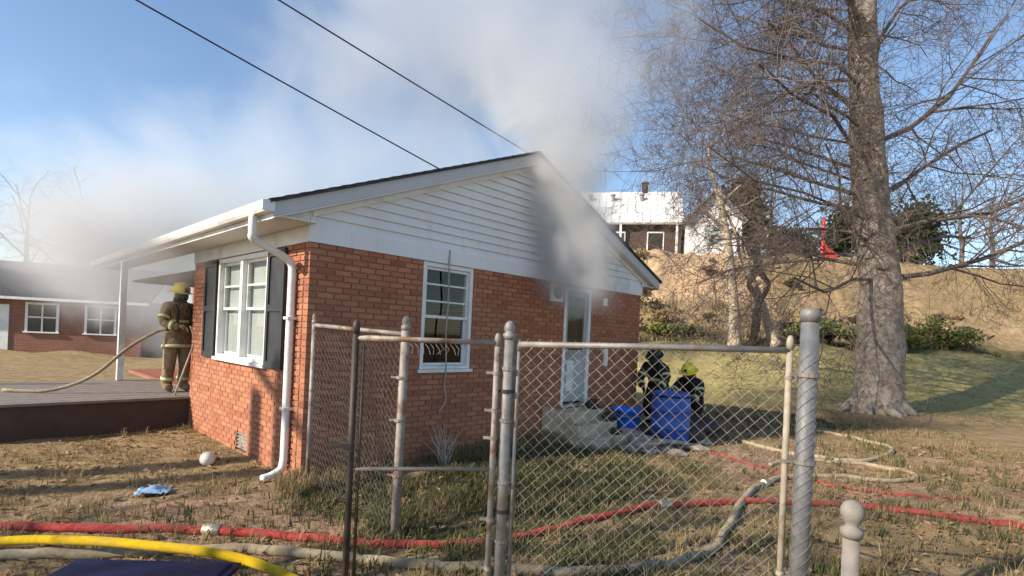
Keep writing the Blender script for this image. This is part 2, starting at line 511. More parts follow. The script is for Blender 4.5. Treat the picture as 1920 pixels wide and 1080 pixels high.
# ------------------------------------------------------------------ the brick house (local x along gable wall, local y along front wall)
house = empty('brick_house', (P0[0], P0[1], 0), RZ)
tag(house, 'single storey red brick house with pale sided gable and smoke rising from its eave', 'house')
W, L, HB = 6.85, 9.6, 2.6          # gable width, length, brick height
BAY = 3.96                         # front wall length before the recessed porch
REC = 1.5
BH, BL, JT = .0567, .194, .010
GOP = [(1.50, 2.36, 1.20, 2.60), (4.42, 5.18, .55, 2.56)]     # openings in gable wall x0,x1,z0,z1
FOP = [(1.02, 2.78, 1.20, 2.58)]                               # opening in front wall y0,y1,z0,z1
VENT = (1.52, 1.90, .02, .27)

def wall_cells(a0, a1, z0, z1, ops):
    xs = sorted({a0, a1, *[o[0] for o in ops], *[o[1] for o in ops]})
    zs = sorted({z0, z1, *[o[2] for o in ops], *[o[3] for o in ops]})
    out = []
    for i in range(len(xs) - 1):
        for j in range(len(zs) - 1):
            cx, cz = (xs[i] + xs[i + 1]) / 2, (zs[j] + zs[j + 1]) / 2
            if not any(o[0] < cx < o[1] and o[2] < cz < o[3] for o in ops):
                out.append((xs[i], xs[i + 1], zs[j], zs[j + 1]))
    return out

mb = MB()
for a, b, c, d in wall_cells(0, W, -.25, HB, GOP): mb.box(a, b, 0, .2, c, d)
gable_wall = mb.build('gable_wall', M['mortar'], house)
mb = MB()
for a, b, c, d in wall_cells(.2, BAY, -.25, HB, FOP + [VENT]): mb.box(0, .2, a, b, c, d)
front_wall = mb.build('front_wall', M['mortar'], house)
mb = MB()
mb.box(W - .2, W, .2, L - .2, -.25, HB)
mb.box(REC, W, L - .2, L, -.25, HB)
mb.box(.2, REC + .2, BAY - .2, BAY, -.25, HB)
mb.box(REC, REC + .2, BAY, L - .2, -.25, HB)
mb.box(.2, W - .2, .2, L - .2, .42, .5)
rear_walls = mb.build('rear_wall', M['brick_far'], house)
MB().box(.2, W - .2, .2, L - .2, 2.52, 2.56).build('ceiling', M['dark'], house)  # near-black colour stands in for the dim room behind the windows

def courses(a0, a1, ops, first_half):
    """yield bricks (a,b,z0,z1) in running bond, cut at openings"""
    z = -.2; k = 0
    while z + BH <= HB + .002:
        a = a0 + (0 if k % 2 == 0 else -(BL + JT) / 2)
        while a < a1 - .02:
            b = min(a + BL, a1); s = max(a, a0)
            segs = [(s, b)]
            for o in ops:
                if o[2] < z + BH - .01 and o[3] > z + .01:
                    ns = []
                    for (p, q) in segs:
                        if q <= o[0] or p >= o[1]: ns.append((p, q)); continue
                        if p < o[0] - .03: ns.append((p, o[0] - .004))
                        if q > o[1] + .03: ns.append((o[1] + .004, q))
                    segs = ns
            for (p, q) in segs:
                if q - p > .02: yield (p, q, z, z + BH)
            a += BL + JT
        z += BH + JT; k += 1

_brick_cache = {}
def brick_mesh(axis, ln):
    key = (axis, round(ln, 3))
    if key not in _brick_cache:
        m = MB(); e = .004
        h = ln / 2
        # front face slightly chamfered
        if axis == 0:
            m.hexa([(-h, -.05, 0), (h, -.05, 0), (h, .05, 0), (-h, .05, 0), (-h, -.05, BH), (h, -.05, BH), (h, .05, BH), (-h, .05, BH)])
            for i in (0, 1, 4, 5):
                x, y, z = m.v[i]; m.v[i] = (x * (1 - e / h), y - .003, z + (e if i < 4 else -e))
        else:
            m.hexa([(-.05, -h, 0), (.05, -h, 0), (.05, h, 0), (-.05, h, 0), (-.05, -h, BH), (.05, -h, BH), (.05, h, BH), (-.05, h, BH)])
            for i in (0, 3, 4, 7):
                x, y, z = m.v[i]; m.v[i] = (x - .003, y * (1 - e / h), z + (e if i < 4 else -e))
        _brick_cache[key] = m.mesh('brick', M['brick'])
    return _brick_cache[key]

rb = random.Random(3)
gb = [(p, q, z0) for (p, q, z0, z1) in courses(-.010, W, GOP + [], True)]
fb = [(p, q, z0) for (p, q, z0, z1) in courses(.102, BAY, FOP + [VENT], False)]
gb.sort(key=lambda s: (s[0] + s[1]) / 2 + .0 * s[2] + (3 if s[2] < .1 else 0))
fb.sort(key=lambda s: (s[0] + s[1]) / 2 + (3 if s[2] < .05 else 0))
def lay(bricks, axis, parent, count, name):
    rest = MB()
    for i, (p, q, z) in enumerate(bricks):
        d = rb.uniform(-.0025, .0025); ln = q - p; c = (p + q) / 2
        if i < count:
            o = add_obj('brick', brick_mesh(axis, round(ln, 3)), parent)
            o.location = (c, .04 + d, z) if axis == 0 else (.04 + d, c, z)
        else:
            e = .003
            if axis == 0:
                y = -.013 + d
                rest.hexa([(p + e, y, z + e), (q - e, y, z + e), (q, .09, z), (p, .09, z), (p + e, y, z + BH - e), (q - e, y, z + BH - e), (q, .09, z + BH), (p, .09, z + BH)])
            else:
                x = -.013 + d
                rest.hexa([(x, p + e, z + e), (.09, p, z), (.09, q, z), (x, q - e, z + e), (x, p + e, z + BH - e), (.09, p, z + BH), (.09, q, z + BH), (x, q - e, z + BH - e)])
    o = rest.build(name, M['brick'], parent)
    o['kind'] = 'stuff'
lay(gb, 0, gable_wall, 150, 'brickwork')
lay(fb, 1, front_wall, 150, 'brickwork')

# gable siding, rake, roof ------------------------------------------------
RIDGE, SL, EV = 4.49, .40, .46      # ridge height at top of roof, slope, eave overhang
RK = .16                            # rake overhang beyond the gable wall
def roof_z(x): return RIDGE - SL * abs(x - W / 2)
mb = MB()
mb.prism([(0, HB), (W, HB), (W, roof_z(W) - .14), (W / 2, RIDGE - .14), (0, roof_z(0) - .14)], 1, .03, .14)
gable_panel = mb.build('gable_panel', M['siding_old'], house)
z = HB + .18; k = 0
while z < RIDGE - .25:
    z1 = min(z + .112, RIDGE - .18)
    def lim(zz):
        d = max(.0, (RIDGE - .145 - zz) / SL)
        return max(.0, W / 2 - d), min(W, W / 2 + d)
    a0, b0 = lim(z); a1, b1 = lim(z1 + .01)
    bb = MB()
    j = rb.uniform(-.002, .002)
    bb.hexa([(a0, -.016 + j, z - .012), (b0, -.016 + j, z - .012), (b0, .028, z - .012), (a0, .028, z - .012),
             (a1, .012, z1), (b1, .012, z1), (b1, .028, z1), (a1, .028, z1)])
    bb.build('siding_board', M['siding_old'], gable_panel)
    z += .112; k += 1
MB().box(-.03, W + .03, -.028, .1, HB - .006, HB + .172).build('frieze_board', M['siding_old'], house)
MB().box(-.026, .1, .102, BAY, HB - .006, HB + .172).build('frieze_board', M['white'], house)
MB().box(-.022, .04, -.024, .06, HB + .174, roof_z(0) - .15).build('corner_trim', M['white'], house)
# rake boards
for s in (-1, 1):
    mb = MB()
    xe = -EV if s < 0 else W + EV
    pts = [(W / 2, RIDGE - .03), (xe, roof_z(xe) - .03), (xe, roof_z(xe) - .17), (W / 2, RIDGE - .17)]
    if s > 0: pts = pts[::-1]
    mb.prism(pts, 1, -RK, -RK + .025)
    mb.build('rake_board', M['rake'], house)
    mb = MB()
    pts = [(W / 2, RIDGE - .172), (xe, roof_z(xe) - .172), (xe, roof_z(xe) - .19), (W / 2, RIDGE - .19)]
    if s > 0: pts = pts[::-1]
    mb.prism(pts, 1, -RK + .006, .05)
    mb.build('rake_soffit', M['soffit'], house)
    mb = MB()
    x2 = 0 if s < 0 else W
    pts = [(W / 2, RIDGE - .192), (x2, roof_z(x2) - .192), (x2, roof_z(x2) - .26), (W / 2, RIDGE - .26)]
    if s > 0: pts = pts[::-1]
    mb.prism(pts, 1, -.034, .026)
    mb.build('rake_trim', M['white'], house)
# roof slabs with shingle courses
roof = MB()
for s in (-1, 1):
    xe = -EV - .05 if s < 0 else W + EV + .05
    pts = [(W / 2, RIDGE), (xe, roof_z(xe)), (xe, roof_z(xe) - .028), (W / 2, RIDGE - .028)]
    if s > 0: pts = pts[::-1]
    roof.prism(pts, 1, -RK - .03, L + .2)
roof = roof.build('roof', M['shingle'], house)
mb = MB()
for s in (-1, 1):
    n = 26
    for i in range(n):
        xa = W / 2 + s * (W / 2 + EV + .06) * (1 - i / n)
        xb = W / 2 + s * (W / 2 + EV + .06) * (1 - (i + 1) / n)
        za, zb = roof_z(xa), roof_z(xb)
        pts = [(xa, za + .002), (xb, zb + .002), (xb, zb + .006), (xa, za + .014)]
        if s > 0: pts = pts[::-1]
        mb.prism(pts, 1, -RK - .036, L + .21)
o = mb.build('shingle_courses', M['shingle'], roof); o['kind'] = 'stuff'
# soffit, fascia, eave-end panel, gutter
FZ = roof_z(-EV)
for s in (-1, 1):
    x0, x1 = (-EV, 0) if s < 0 else (W, W + EV)
    MB().box(x0 + .004, x1, -RK + .03, L, HB + .176, HB + .19).build('soffit', M['soffit'], house)
    xf = -EV if s < 0 else W + EV - .02
    MB().box(xf, xf + .02, -RK + .028, L, HB + .15, FZ - .03).build('fascia', M['white'], house)
    mb = MB()
    xa, xb = (-EV + .022, -.024) if s < 0 else (W + .024, W + EV - .022)
    mb.prism([(xa, HB + .192), (xb, HB + .192), (xb, roof_z(xb) - .18), (xa, roof_z(xa) - .18)], 1, -.02, .0)
    mb.build('eave_end_panel', M['siding'], house)
mb = MB()
prof = [(-EV - .005, FZ - .03), (-EV - .115, FZ - .03), (-EV - .115, FZ - .05), (-EV - .10, FZ - .10), (-EV - .08, FZ - .13), (-EV - .005, FZ - .13), ]
mb.prism(prof, 1, -RK - .01, L)
gutter = mb.build('gutter', M['white'], house)
MB().prism([(-EV + .0, FZ - .028), (-EV - .122, FZ - .028), (-EV - .122, FZ - .135), (-EV, FZ - .135)], 1, -RK - .016, -RK - .0105).build('gutter_end_cap', M['white'], gutter)
ds = catmull([(-EV - .06, .22, FZ - .12), (-EV - .06, .22, FZ - .30), (-EV - .03, .225, FZ - .38), (-.18, .27, FZ - .50), (-.075, .28, FZ - .58), (-.062, .28, FZ - .70)], 6)
ds += [Vector((-.062, .28, 1.2)), Vector((-.062, .28, .22))]
ds += catmull([(-.064, .28, .20), (-.09, .28, .10), (-.20, .27, .045), (-.30, .26, .03)], 5)
spout = MB().tube(ds, .043, 12).build('downspout', M['white'], house, True)
for zz in (.75, 1.75):
    MB().box(-.115, -.012, .222, .338, zz, zz + .03).build('strap', M['white'], spout)

# windows -----------------------------------------------------------------
def bar(parent, name, axis, a0, a1, z0, z1, d0, d1, mat):
    """a along wall, d depth outwards negative"""
    m = MB()
    if axis == 0: m.box(a0, a1, d0, d1, z0, z1)
    else: m.box(d0, d1, a0, a1, z0, z1)
    return m.build(name, mat, parent)

def window(axis, a0, a1, z0, z1, units, proud, muntins=(1, 1), blind=None):
    fr = MB()
    w = .055
    def bx(m, p, q, c, d, e, f):
        m.box(p, q, e, f, c, d) if axis == 0 else m.box(e, f, p, q, c, d)
    bx(fr, a0 + .003, a0 + w, z0, z1, proud, .12)
    bx(fr, a1 - w, a1 - .003, z0, z1, proud, .12)
    bx(fr, a0 + w + .001, a1 - w - .001, z1 - w, z1 - .003, proud + .003, .12)
    bx(fr, a0 + w + .001, a1 - w - .001, z0 + .001, z0 + w * .7, proud + .003, .12)
    us = (a1 - a0 - 2 * w)
    if units == 2:
        c = (a0 + a1) / 2
        bx(fr, c - .04, c + .04, z0 + w * .7 + .002, z1 - w - .002, proud + .002, .12)
        spans = [(a0 + w, c - .04), (c + .04, a1 - w)]
    else: spans = [(a0 + w, a1 - w)]
    root = fr.build('window', M['white'], house)
    s = MB(); bx(s, a0 - .03, a1 + .03, z0 - .045, z0 - .003, proud - .035, .06); s.build('sill', M['white'], root)
    zb, zt = z0 + w * .7 + .003, z1 - w - .003
    zm = (zb + zt) / 2
    for (p, q) in spans:
        for (c, d, dep, nm) in ((zb, zm + .02, .065, muntins[0]), (zm - .02, zt, .030, muntins[1])):
            g = MB(); t_ = .035
            bx(g, p + .002, p + t_, c, d, dep, dep + .03); bx(g, q - t_, q - .002, c, d, dep, dep + .03)
            bx(g, p + t_ + .001, q - t_ - .001, c, c + t_, dep + .002, dep + .03); bx(g, p + t_ + .001, q - t_ - .001, d - t_, d, dep + .002, dep + .03)
            for i in range(nm):
                zz = c + (d - c) * (i + 1) / (nm + 1)
                bx(g, p + t_ + .001, q - t_ - .001, zz - .011, zz + .011, dep + .004, dep + .026)
            g.build('sash', M['white'], root)
            pn = MB(); bx(pn, p + t_ - .002, q - t_ + .002, c + t_ - .002, d - t_ + .002, dep + .012, dep + .016)
            pn.build('pane', M['glass'], root)
        if blind:
            bl = MB(); zz = zb + .01
            while zz < zt - .01:
                bx(bl, p + .01, q - .01, zz, zz + .0285, .100, .103)
                zz += .03
            o = bl.build('blind', M['blind'], root); o['kind'] = 'stuff'
    return root
window(0, 1.50, 2.36, 1.20, HB - .01, 1, -.005, (1, 2))
window(1, 1.02, 2.78, 1.20, 2.58, 2, -.03, (0, 1), blind=True)
# shutters
for (a, b) in ((.52, 1.0), (2.82, 3.34)):
    sh = MB().box(-.034, -.014, a, b, 1.17, 2.57).build('shutter', M['shutter'], house)
    fr = MB()
    for (p, q, c, d) in ((a, a + .06, 1.17, 2.57), (b - .06, b, 1.17, 2.57), (a + .061, b - .061, 1.17, 1.25), (a + .061, b - .061, 2.49, 2.57), (a + .061, b - .061, 1.84, 1.92)):
        fr.box(-.052, -.0345, p, q, c, d)
    fr.build('shutter_frame', M['shutter'], sh)
# foundation vent
v = MB().box(.03, .04, VENT[0], VENT[1], VENT[2], VENT[3]).build('foundation_vent', M['dark'], house)
for i in range(5):
    zz = VENT[2] + .03 + i * .045
    MB().hexa([(.005, VENT[0], zz), (.03, VENT[0], zz + .02), (.03, VENT[1], zz + .02), (.005, VENT[1], zz),
               (.005, VENT[0], zz + .008), (.03, VENT[0], zz + .028), (.03, VENT[1], zz + .028), (.005, VENT[1], zz + .008)]).build('louvre', M['bark'], v)

# side door with storm door, light fixture and vent hood
dr = MB()
dr.box(4.423, 4.49, -.012, .12, .56, 2.555); dr.box(5.11, 5.177, -.016, .12, .56, 2.555); dr.box(4.491, 5.109, -.008, .12, 2.49, 2.555)
door = dr.build('door', M['white'], house)
st = MB()
st.box(4.50, 4.57, .02, .05, .60, 2.48); st.box(5.03, 5.10, .02, .05, .60, 2.48)
for (c, d) in ((.60, .70), (1.38, 1.48), (2.40, 2.48)): st.box(4.571, 5.029, .022, .048, c, d)
st.box(4.571, 5.029, .028, .042, .701, 1.379)
st = st.build('storm_door', M['door'], door)
MB().box(4.571, 5.029, .030, .036, 1.481, 2.399).build('pane', M['glass'], st)
MB().box(4.60, 4.78, .024, .03, .78, 1.30).build('kick_panel', M['white'], st)
MB().tube([(4.60, .0, 1.42), (4.60, -.03, 1.44), (4.60, -.03, 1.53), (4.60, .0, 1.55)], .009, 8).build('handle', M['galv'], st)
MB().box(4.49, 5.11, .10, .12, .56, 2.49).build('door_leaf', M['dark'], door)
MB().box(4.42, 5.18, -.06, .12, .52, .555).build('threshold', M['concrete'], door)
bx = MB().box(4.02, 4.32, -.06, -.014, 2.27, 2.56).build('wall_vent_hood', M['white'], house)
MB().lathe([(.10, 0), (.10, .02), (.07, .025)], 18, (4.17, -.061, 2.42), rot=Matrix.Rotation(R(90), 3, 'X')).build('vent_ring', M['galv'], bx)
MB().box(5.50, 5.62, -.055, -.014, 2.30, 2.44).build('porch_light', M['white'], house)
MB().box(5.62, 5.72, -.05, -.014, 1.20, 1.52).build('meter_box', M['white'], house)

# cable running down the gable wall and the dry vine at its foot
cb = catmull([(1.90, -.03, 2.78), (1.885, -.045, 2.5), (1.91, -.03, 2.1), (1.89, -.035, 1.7), (1.905, -.05, 1.2), (1.90, -.04, .98), (1.90, -.08, .80), (1.83, -.10, .70), (1.76, -.12, .66)], 8)
MB().tube(cb, .011, 6).build('wall_cable', M['wire'], house, True)

# deck of the porch
MB().box(-2.6, REC, BAY + .004, 7.0, -.25, .45).build('porch_base', M['porch'], house)  # shade of the porch side is put into its dark colour
dk = None
for i in range(20):
    y0 = BAY - .04 + i * .153
    MB().box(-2.66, REC, y0, y0 + .146, .454, .49 + .002 * (i % 2)).build('deck_board', M['deck'], house)
for i, (x, y) in enumerate(((-2.45, 6.8), (-.42, 6.85))):
    MB().box(x - .05, x + .05, y - .05, y + .05, .495, HB + .17 if i else 1.45).build('porch_post', M['white'], house)

# ------------------------------------------------------------------ concrete steps at the side door
def hw(t, o, z=0.0):
    """house coordinates (along gable, out from gable) to world"""
    x = P0[0] + gdir[0] * t - ldir[0] * o
    y = P0[1] + gdir[1] * t - ldir[1] * o
    return Vector((x, y, z))
st = empty('concrete_steps', hw(4.05, 0), RZ)
tag(st, 'worn concrete steps below the side door of the brick house', 'steps')
for i, (o0, o1, h) in enumerate(((.02, .42, .50), (.423, .68, .33), (.683, .94, .16))):
    m = MB(); e = .012
    m.hexa([(0, -o1, -.2), (1.08, -o1, -.2), (1.08, -o0, -.2), (0, -o0, -.2), (0, -o1, h - e), (1.08, -o1, h - e), (1.08, -o0, h - e), (0, -o0, h - e)])
    m.hexa([(0, -o1, h - e), (1.08, -o1, h - e), (1.08, -o0, h - e), (0, -o0, h - e), (e, -o1 + e, h), (1.08 - e, -o1 + e, h), (1.08 - e, -o0, h), (e, -o0, h)])
    m.build('step', M['concrete'], st)
MB().box(-.09, -.004, -.20, -.02, -.2, .56).build('cheek_block', M['concrete'], st)

# ------------------------------------------------------------------ chain-link fence
def mesh_panel(A, B, z0, z1, r, mat, parent, w=.072, wave=.004):
    """diamond mesh between world points A and B: zigzag wires"""
    A, B = Vector((A[0], A[1], 0)), Vector((B[0], B[1], 0))
    d = (B - A); Ln = d.length; d.normalize(); nrm = Vector((-d.y, d.x, 0))
    h = w / 2
    n = int(Ln / h); k = int((z1 - z0) / h)
    m = MB()
    for i in range(n):
        pts = []
        for j in range(k + 1):
            s = (i + ((i + j) % 2)) * h
            off = wave * math.sin(i * .35 + j * .11) * 2 + (.0022 if j % 2 else -.0022)
            pts.append(A + d * min(s, Ln) + nrm * off + Vector((0, 0, z0 + j * h)))
        # twisted barb on top
        pts.append(pts[-1] + d * (h * .35) + Vector((0, 0, h * .6)))
        m.tube(pts, r, 3, False)
    o = m.build('chain_link_mesh', mat, parent)
    o['kind'] = 'stuff'
    return o

def post(x, y, top, r, name, mat, parent, cap='ball', base=-.25, lean=(0, 0)):
    o = MB().tube([(x, y, base), (x + lean[0], y + lean[1], top)], r, 16).build(name, mat, parent, True)
    p = Vector((x + lean[0], y + lean[1], top))
    if cap == 'ball':
        MB().lathe([(r * 1.12, -.03), (r * 1.15, .004), (r * .75, .012), (r * .95, .025), (r * 1.0, .045), (r * .8, .068), (r * .4, .082), (.001, .086)], 16, p).build('post_cap', mat, o, True)
    elif cap == 'dome':
        MB().lathe([(r * 1.1, -.045), (r * 1.12, .0), (r * 1.0, .018), (r * .6, .032), (.001, .038)], 18, p).build('post_cap', mat, o, True)
    return o

def ties(parent, x, y, zs, r, mat, d=(1, 0), ln=.05):
    for zz in zs:
        m = MB()
        m.lathe([(r * 1.18, -.011), (r * 1.22, -.011), (r * 1.22, .011), (r * 1.18, .011)], 12, (x, y, zz))
        m.rbox((x + d[0] * (r + ln / 2), y + d[1] * (r + ln / 2), zz), (ln if d[0] else .012, ln if d[1] else .012, .016), Matrix.Rotation(math.atan2(d[1], d[0]) if d[0] else 0, 3, 'Z'))
        m.build('clamp', mat, parent)

# run from the house corner to the mid post
fA, fB = (-2.07, 5.58), (-.89, 4.37)
f1 = empty('chain_link_fence', (fA[0], fA[1], 0))
tag(f1, 'chain link fence panel running from the house corner past the weeds', 'fence')
def sub(parent, o):
    o.parent = parent
    o.matrix_parent_inverse = Matrix.Translation(-Vector(parent.location))
    return o
class Under:
    """parent proxy: children built in world coordinates"""
    pass
def built_under(root):
    for o in COL.objects:
        if o.parent == root and not o.get('_w'):
            o['_w'] = 1
            o.matrix_parent_inverse = Matrix.Translation(-Vector(root.location))
post(fA[0], fA[1], 1.74, .024, 'post', M['rust'], f1, 'ball', lean=(.0, .0))
pB = post(fB[0], fB[1], 1.72, .036, 'post', M['rust'], f1, 'ball', lean=(.02, .0))
ties(pB, fB[0], fB[1], (.5, .95, 1.3), .036, M['rust'], (-1, 0))
MB().tube([(fA[0], fA[1], 1.70), (fB[0] - .0, fB[1] + .02, 1.655)], .021, 10).build('top_rail', M['rust'], f1, True)
mesh_panel(fA, fB, .04, 1.64, .0017, M['wire_old'], f1)
built_under(f1)

# narrow dark gate leaf
gC, gD = (-.905, 3.10), (-.085, 3.28)
g1 = empty('narrow_gate', (gC[0], gC[1], 0))
tag(g1, 'narrow chain link gate leaf with dark hinge upright and rusty rails', 'gate')
post(gC[0], gC[1], 1.70, .019, 'upright', M['steel_dark'], g1, 'dome', base=.06)
MB().tube([(gC[0] + .045, gC[1] + .01, .06), (gC[0] + .045, gC[1] + .01, 1.60)], .009, 8).build('tension_bar', M['steel_dark'], g1, True)
uD = post(gD[0], gD[1], 1.66, .0185, 'upright', M['rust'], g1, 'dome', base=.06)
ties(uD, gD[0], gD[1], (.25, .55, .85, 1.05, 1.22, 1.45), .0185, M['rust'], (-1, 0), .045)
MB().tube([(gC[0], gC[1], 1.632), (gD[0], gD[1], 1.635)], .0165, 10).build('top_rail', M['rust'], g1, True)
MB().tube([(gC[0], gC[1], .868), (gD[0], gD[1], .858)], .012, 10).build('mid_rail', M['wire_old'], g1, True)
MB().tube([(gC[0], gC[1], .09), (gD[0], gD[1], .09)], .0165, 10).build('bottom_rail', M['steel_dark'], g1, True)
mesh_panel((gC[0] + .05, gC[1] + .011), (gD[0] - .03, gD[1] - .006), .1, .84, .0011, M['steel_dark'], g1)
# loose curled ends of mesh hanging from the top rail
m = MB(); rl = random.Random(5)
for i in range(11):
    s = .36 + i * .036
    x = gC[0] + (gD[0] - gC[0]) * s; y = gC[1] + (gD[1] - gC[1]) * s
    a = rl.uniform(-.03, .03)
    m.tube([(x, y, 1.62), (x + .03, y - .01, 1.585), (x + .015 + a, y - .012, 1.55)], .0016, 4)
o = m.build('loose_mesh_ends', M['wire'], g1); o['kind'] = 'stuff'
LT = MB().rbox((gC[0] - .06, gC[1] - .01, 1.0), (.13, .02, .025)).build('latch_bar', M['steel_dark'], g1)
built_under(g1)

# gate post between the two leaves
pE = (-.015, 3.30)
e1 = post(pE[0], pE[1], 1.69, .035, 'gate_post', M['galv'], None, 'ball')
tag(e1, 'galvanised gate post with ball cap and hinge clamps between the two gate leaves', 'fence post')
ties(e1, pE[0], pE[1], (.42, .78, 1.16, 1.48), .035, M['galv'], (1, 0), .04)
ties(e1, pE[0], pE[1], (.60, 1.34), .035, M['steel_dark'], (-1, 0), .04)

# wide gate leaf
gE, gH = (.045, 3.30), (1.565, 3.00)
g2 = empty('wide_gate', (gE[0], gE[1], 0))
tag(g2, 'wide chain link gate leaf with pale top rail and open diamond mesh', 'gate')
post(gE[0], gE[1], 1.635, .013, 'upright', M['galv'], g2, 'dome', base=.06)
uH = post(gH[0], gH[1], 1.72, .0175, 'upright', M['tan_post'], g2, 'dome', base=.06)
ties(uH, gH[0], gH[1], (.20, .42, 1.05, 1.52), .0175, M['wood'], (1, 0), .05)
MB().tube([(gE[0], gE[1], 1.632), (.8, 3.155, 1.655), (gH[0], gH[1], 1.672)], .0185, 12).build('top_rail', M['galv'], g2, True)
MB().tube([(gE[0], gE[1], .09), (gH[0], gH[1], .09)], .0175, 10).build('bottom_rail', M['galv'], g2, True)
mesh_panel((gE[0] + .012, gE[1] - .003), (gH[0] - .018, gH[1] + .004), .10, 1.65, .0016, M['wire'], g2)
built_under(g2)

# big terminal post wrapped in mesh
pF = (1.645, 2.95)
f2 = post(pF[0], pF[1], 1.88, .047, 'terminal_post', M['galv_big'], None, 'dome')
tag(f2, 'thick galvanised terminal post wrapped in chain link mesh', 'fence post')
m = MB()
for s in (-1, 1):
    for k in range(5):
        pts = []
        for i in range(120):
            a = 2 * math.pi * (k / 5) + s * i * .27
            pts.append((pF[0] + math.cos(a) * .0502, pF[1] + math.sin(a) * .0502, .02 + i * .01385))
        m.tube(pts, .0013, 4, False)
o = m.build('wrapped_mesh', M['galv'], f2); o['kind'] = 'stuff'
ties(f2, pF[0], pF[1], (.42, 1.06, 1.54), .047, M['galv'], (-1, 0), .05)
# short post with ball top beyond it
pJ = (1.60, 2.45)
f3 = post(pJ[0], pJ[1], .86, .036, 'short_post', M['old_post'], None, None)
tag(f3, 'short pale post with round ball finial beside the terminal post', 'fence post')
MB().lathe([(.042, -.03), (.047, -.01), (.047, .008), (.030, .018), (.026, .03), (.040, .05), (.050, .075), (.050, .10), (.038, .125), (.018, .138), (.001, .141)], 18, (pJ[0], pJ[1], .86)).build('ball_finial', M['old_post'], f3, True)

# ------------------------------------------------------------------ hoses
def hose(name, pts, r, mat, label, coupl=None, wob=1.0, lift=0.0, seg=10, flat=1.0):
    P = catmull([(x, y, 0) for x, y, *_ in pts], seg)
    for p in P: p.x += wob * .02 * noise.noise(Vector((p.x * 2.1, p.y * 2.1, r * 99))); p.y += wob * .035 * noise.noise(Vector((p.x * 1.7, p.y * 1.7, r * 77)))
    zz = catmull([(i, (p[2] if len(p) > 2 else 0), 0) for i, p in enumerate(pts)], seg)
    for p, q in zip(P, zz): p.z = (gz(p.x, p.y) if wob else 0.0) + r * .80 + max(0, q.y) + lift
    o = MB().tube(P, [r * (1 + wob * .05 * noise.noise(p * 3.1)) for p in P], 10).build(name, mat, None, True)
    tag(o, label, 'hose', 'fire hoses lying across the yard')
    if coupl:
        for i in coupl:
            a, b = P[i], P[min(i + 1, len(P) - 1)]
            t = (b - a).normalized()
            MB().tube([a - t * .07, a - t * .065, a, a + t * .065, a + t * .07], [r * 1.05, r * 1.3, r * 1.38, r * 1.3, r * 1.05], 12).build('coupling', M['brass'], o, True)
    return o
hose('fire_hose', [(-5.6, 3.7), (-4.2, 4.1), (-2.74, 4.2), (-2.1, 4.22), (-1.61, 4.19), (-1.09, 4.14), (-.5, 4.20), (-.05, 4.36), (.26, 4.54), (.8, 4.93), (1.34, 5.27), (2.1, 5.58), (3.02, 5.76), (4.0, 5.70), (5.3, 5.2)], .034, M['hose_red'],
     'red fire hose stretched along the ground behind the fence gates', coupl=(26, 104))
hose('fire_hose', [(-3.6, 3.55), (-2.7, 3.76), (-2.0, 3.86), (-1.16, 3.85), (-.5, 3.78), (.34, 3.80), (1.02, 3.93), (1.45, 4.12), (1.78, 4.45), (2.1, 4.95), (2.48, 5.6), (2.85, 6.15), (3.25, 6.6), (3.6, 6.85)], .037, M['hose_tan'],
     'thick tan fire hose curving behind the wide gate and over the red hose', coupl=(118,))
hose('fire_hose', [(-4.9, 3.2, .0), (-3.6, 3.72, .05), (-2.9, 3.68, .11), (-2.36, 3.60, .13), (-1.95, 3.55, .125), (-1.61, 3.48, .10), (-1.24, 3.33, .05), (-1.0, 3.1, .0), (-.95, 2.7, 0)], .032, M['hose_yel'],
     'bright yellow hose arching above the navy box', wob=0.0)
hose('fire_hose', [(3.2, 10.3), (3.5, 11.2), (4.0, 11.6), (4.35, 11.0), (4.1, 9.9), (4.25, 9.0), (4.6, 8.4), (5.4, 8.15), (6.1, 8.6), (6.7, 9.4), (6.4, 10.6), (5.9, 11.8), (6.3, 13.2)], .033, M['hose_tan'],
     'tan hose looping over bare dirt between the barrel and big trunk')
hose('fire_hose', [(3.6, 6.85), (4.2, 7.05), (5.0, 6.95), (5.6, 7.3), (5.4, 7.9), (4.7, 8.0), (4.1, 7.75), (3.7, 7.5)], .03, M['hose_tan'],
     'tan hose bent into a tight bight beyond the terminal post', coupl=(3,))
hose('fire_hose', [(2.75, 8.6), (3.14, 8.26), (3.45, 7.6), (3.78, 6.97), (4.3, 6.5), (5.4, 6.2)], .017, M['hose_red'],
     'thin red booster line running from the blue barrel past the tan hose')
hose('garden_cable', [(2.2, 5.1), (2.7, 4.75), (3.1, 4.3), (3.4, 3.9), (3.6, 3.2)], .009, M['cable'], 'thin black cable crossing the grass beside the terminal post')

# ------------------------------------------------------------------ navy box at the yellow hose
nb = empty('storage_box', (-2.10, 3.00, -.01), R(3))
tag(nb, 'navy blue plastic storage box with flat lid under the yellow hose', 'box')
m = MB(); m.hexa([(-.42, -.24, 0), (.42, -.24, 0), (.42, .24, 0), (-.42, .24, 0), (-.46, -.28, .17), (.46, -.28, .17), (.46, .28, .17), (-.46, .28, .17)])
m.build('body', M['navy'], nb)
m = MB(); m.box(-.49, .49, -.31, .31, .171, .20); m.hexa([(-.46, -.28, .2), (.46, -.28, .2), (.46, .28, .2), (-.46, .28, .2), (-.44, -.26, .212), (.44, -.26, .212), (.44, .26, .212), (-.44, .26, .212)])
m.build('lid', M['navy'], nb)
for s in (-1, 1): MB().tube([(s * .45, -.07, .10), (s * .49, -.07, .12), (s * .49, .07, .12), (s * .45, .07, .10)], .012, 8).build('handle', M['navy'], nb)

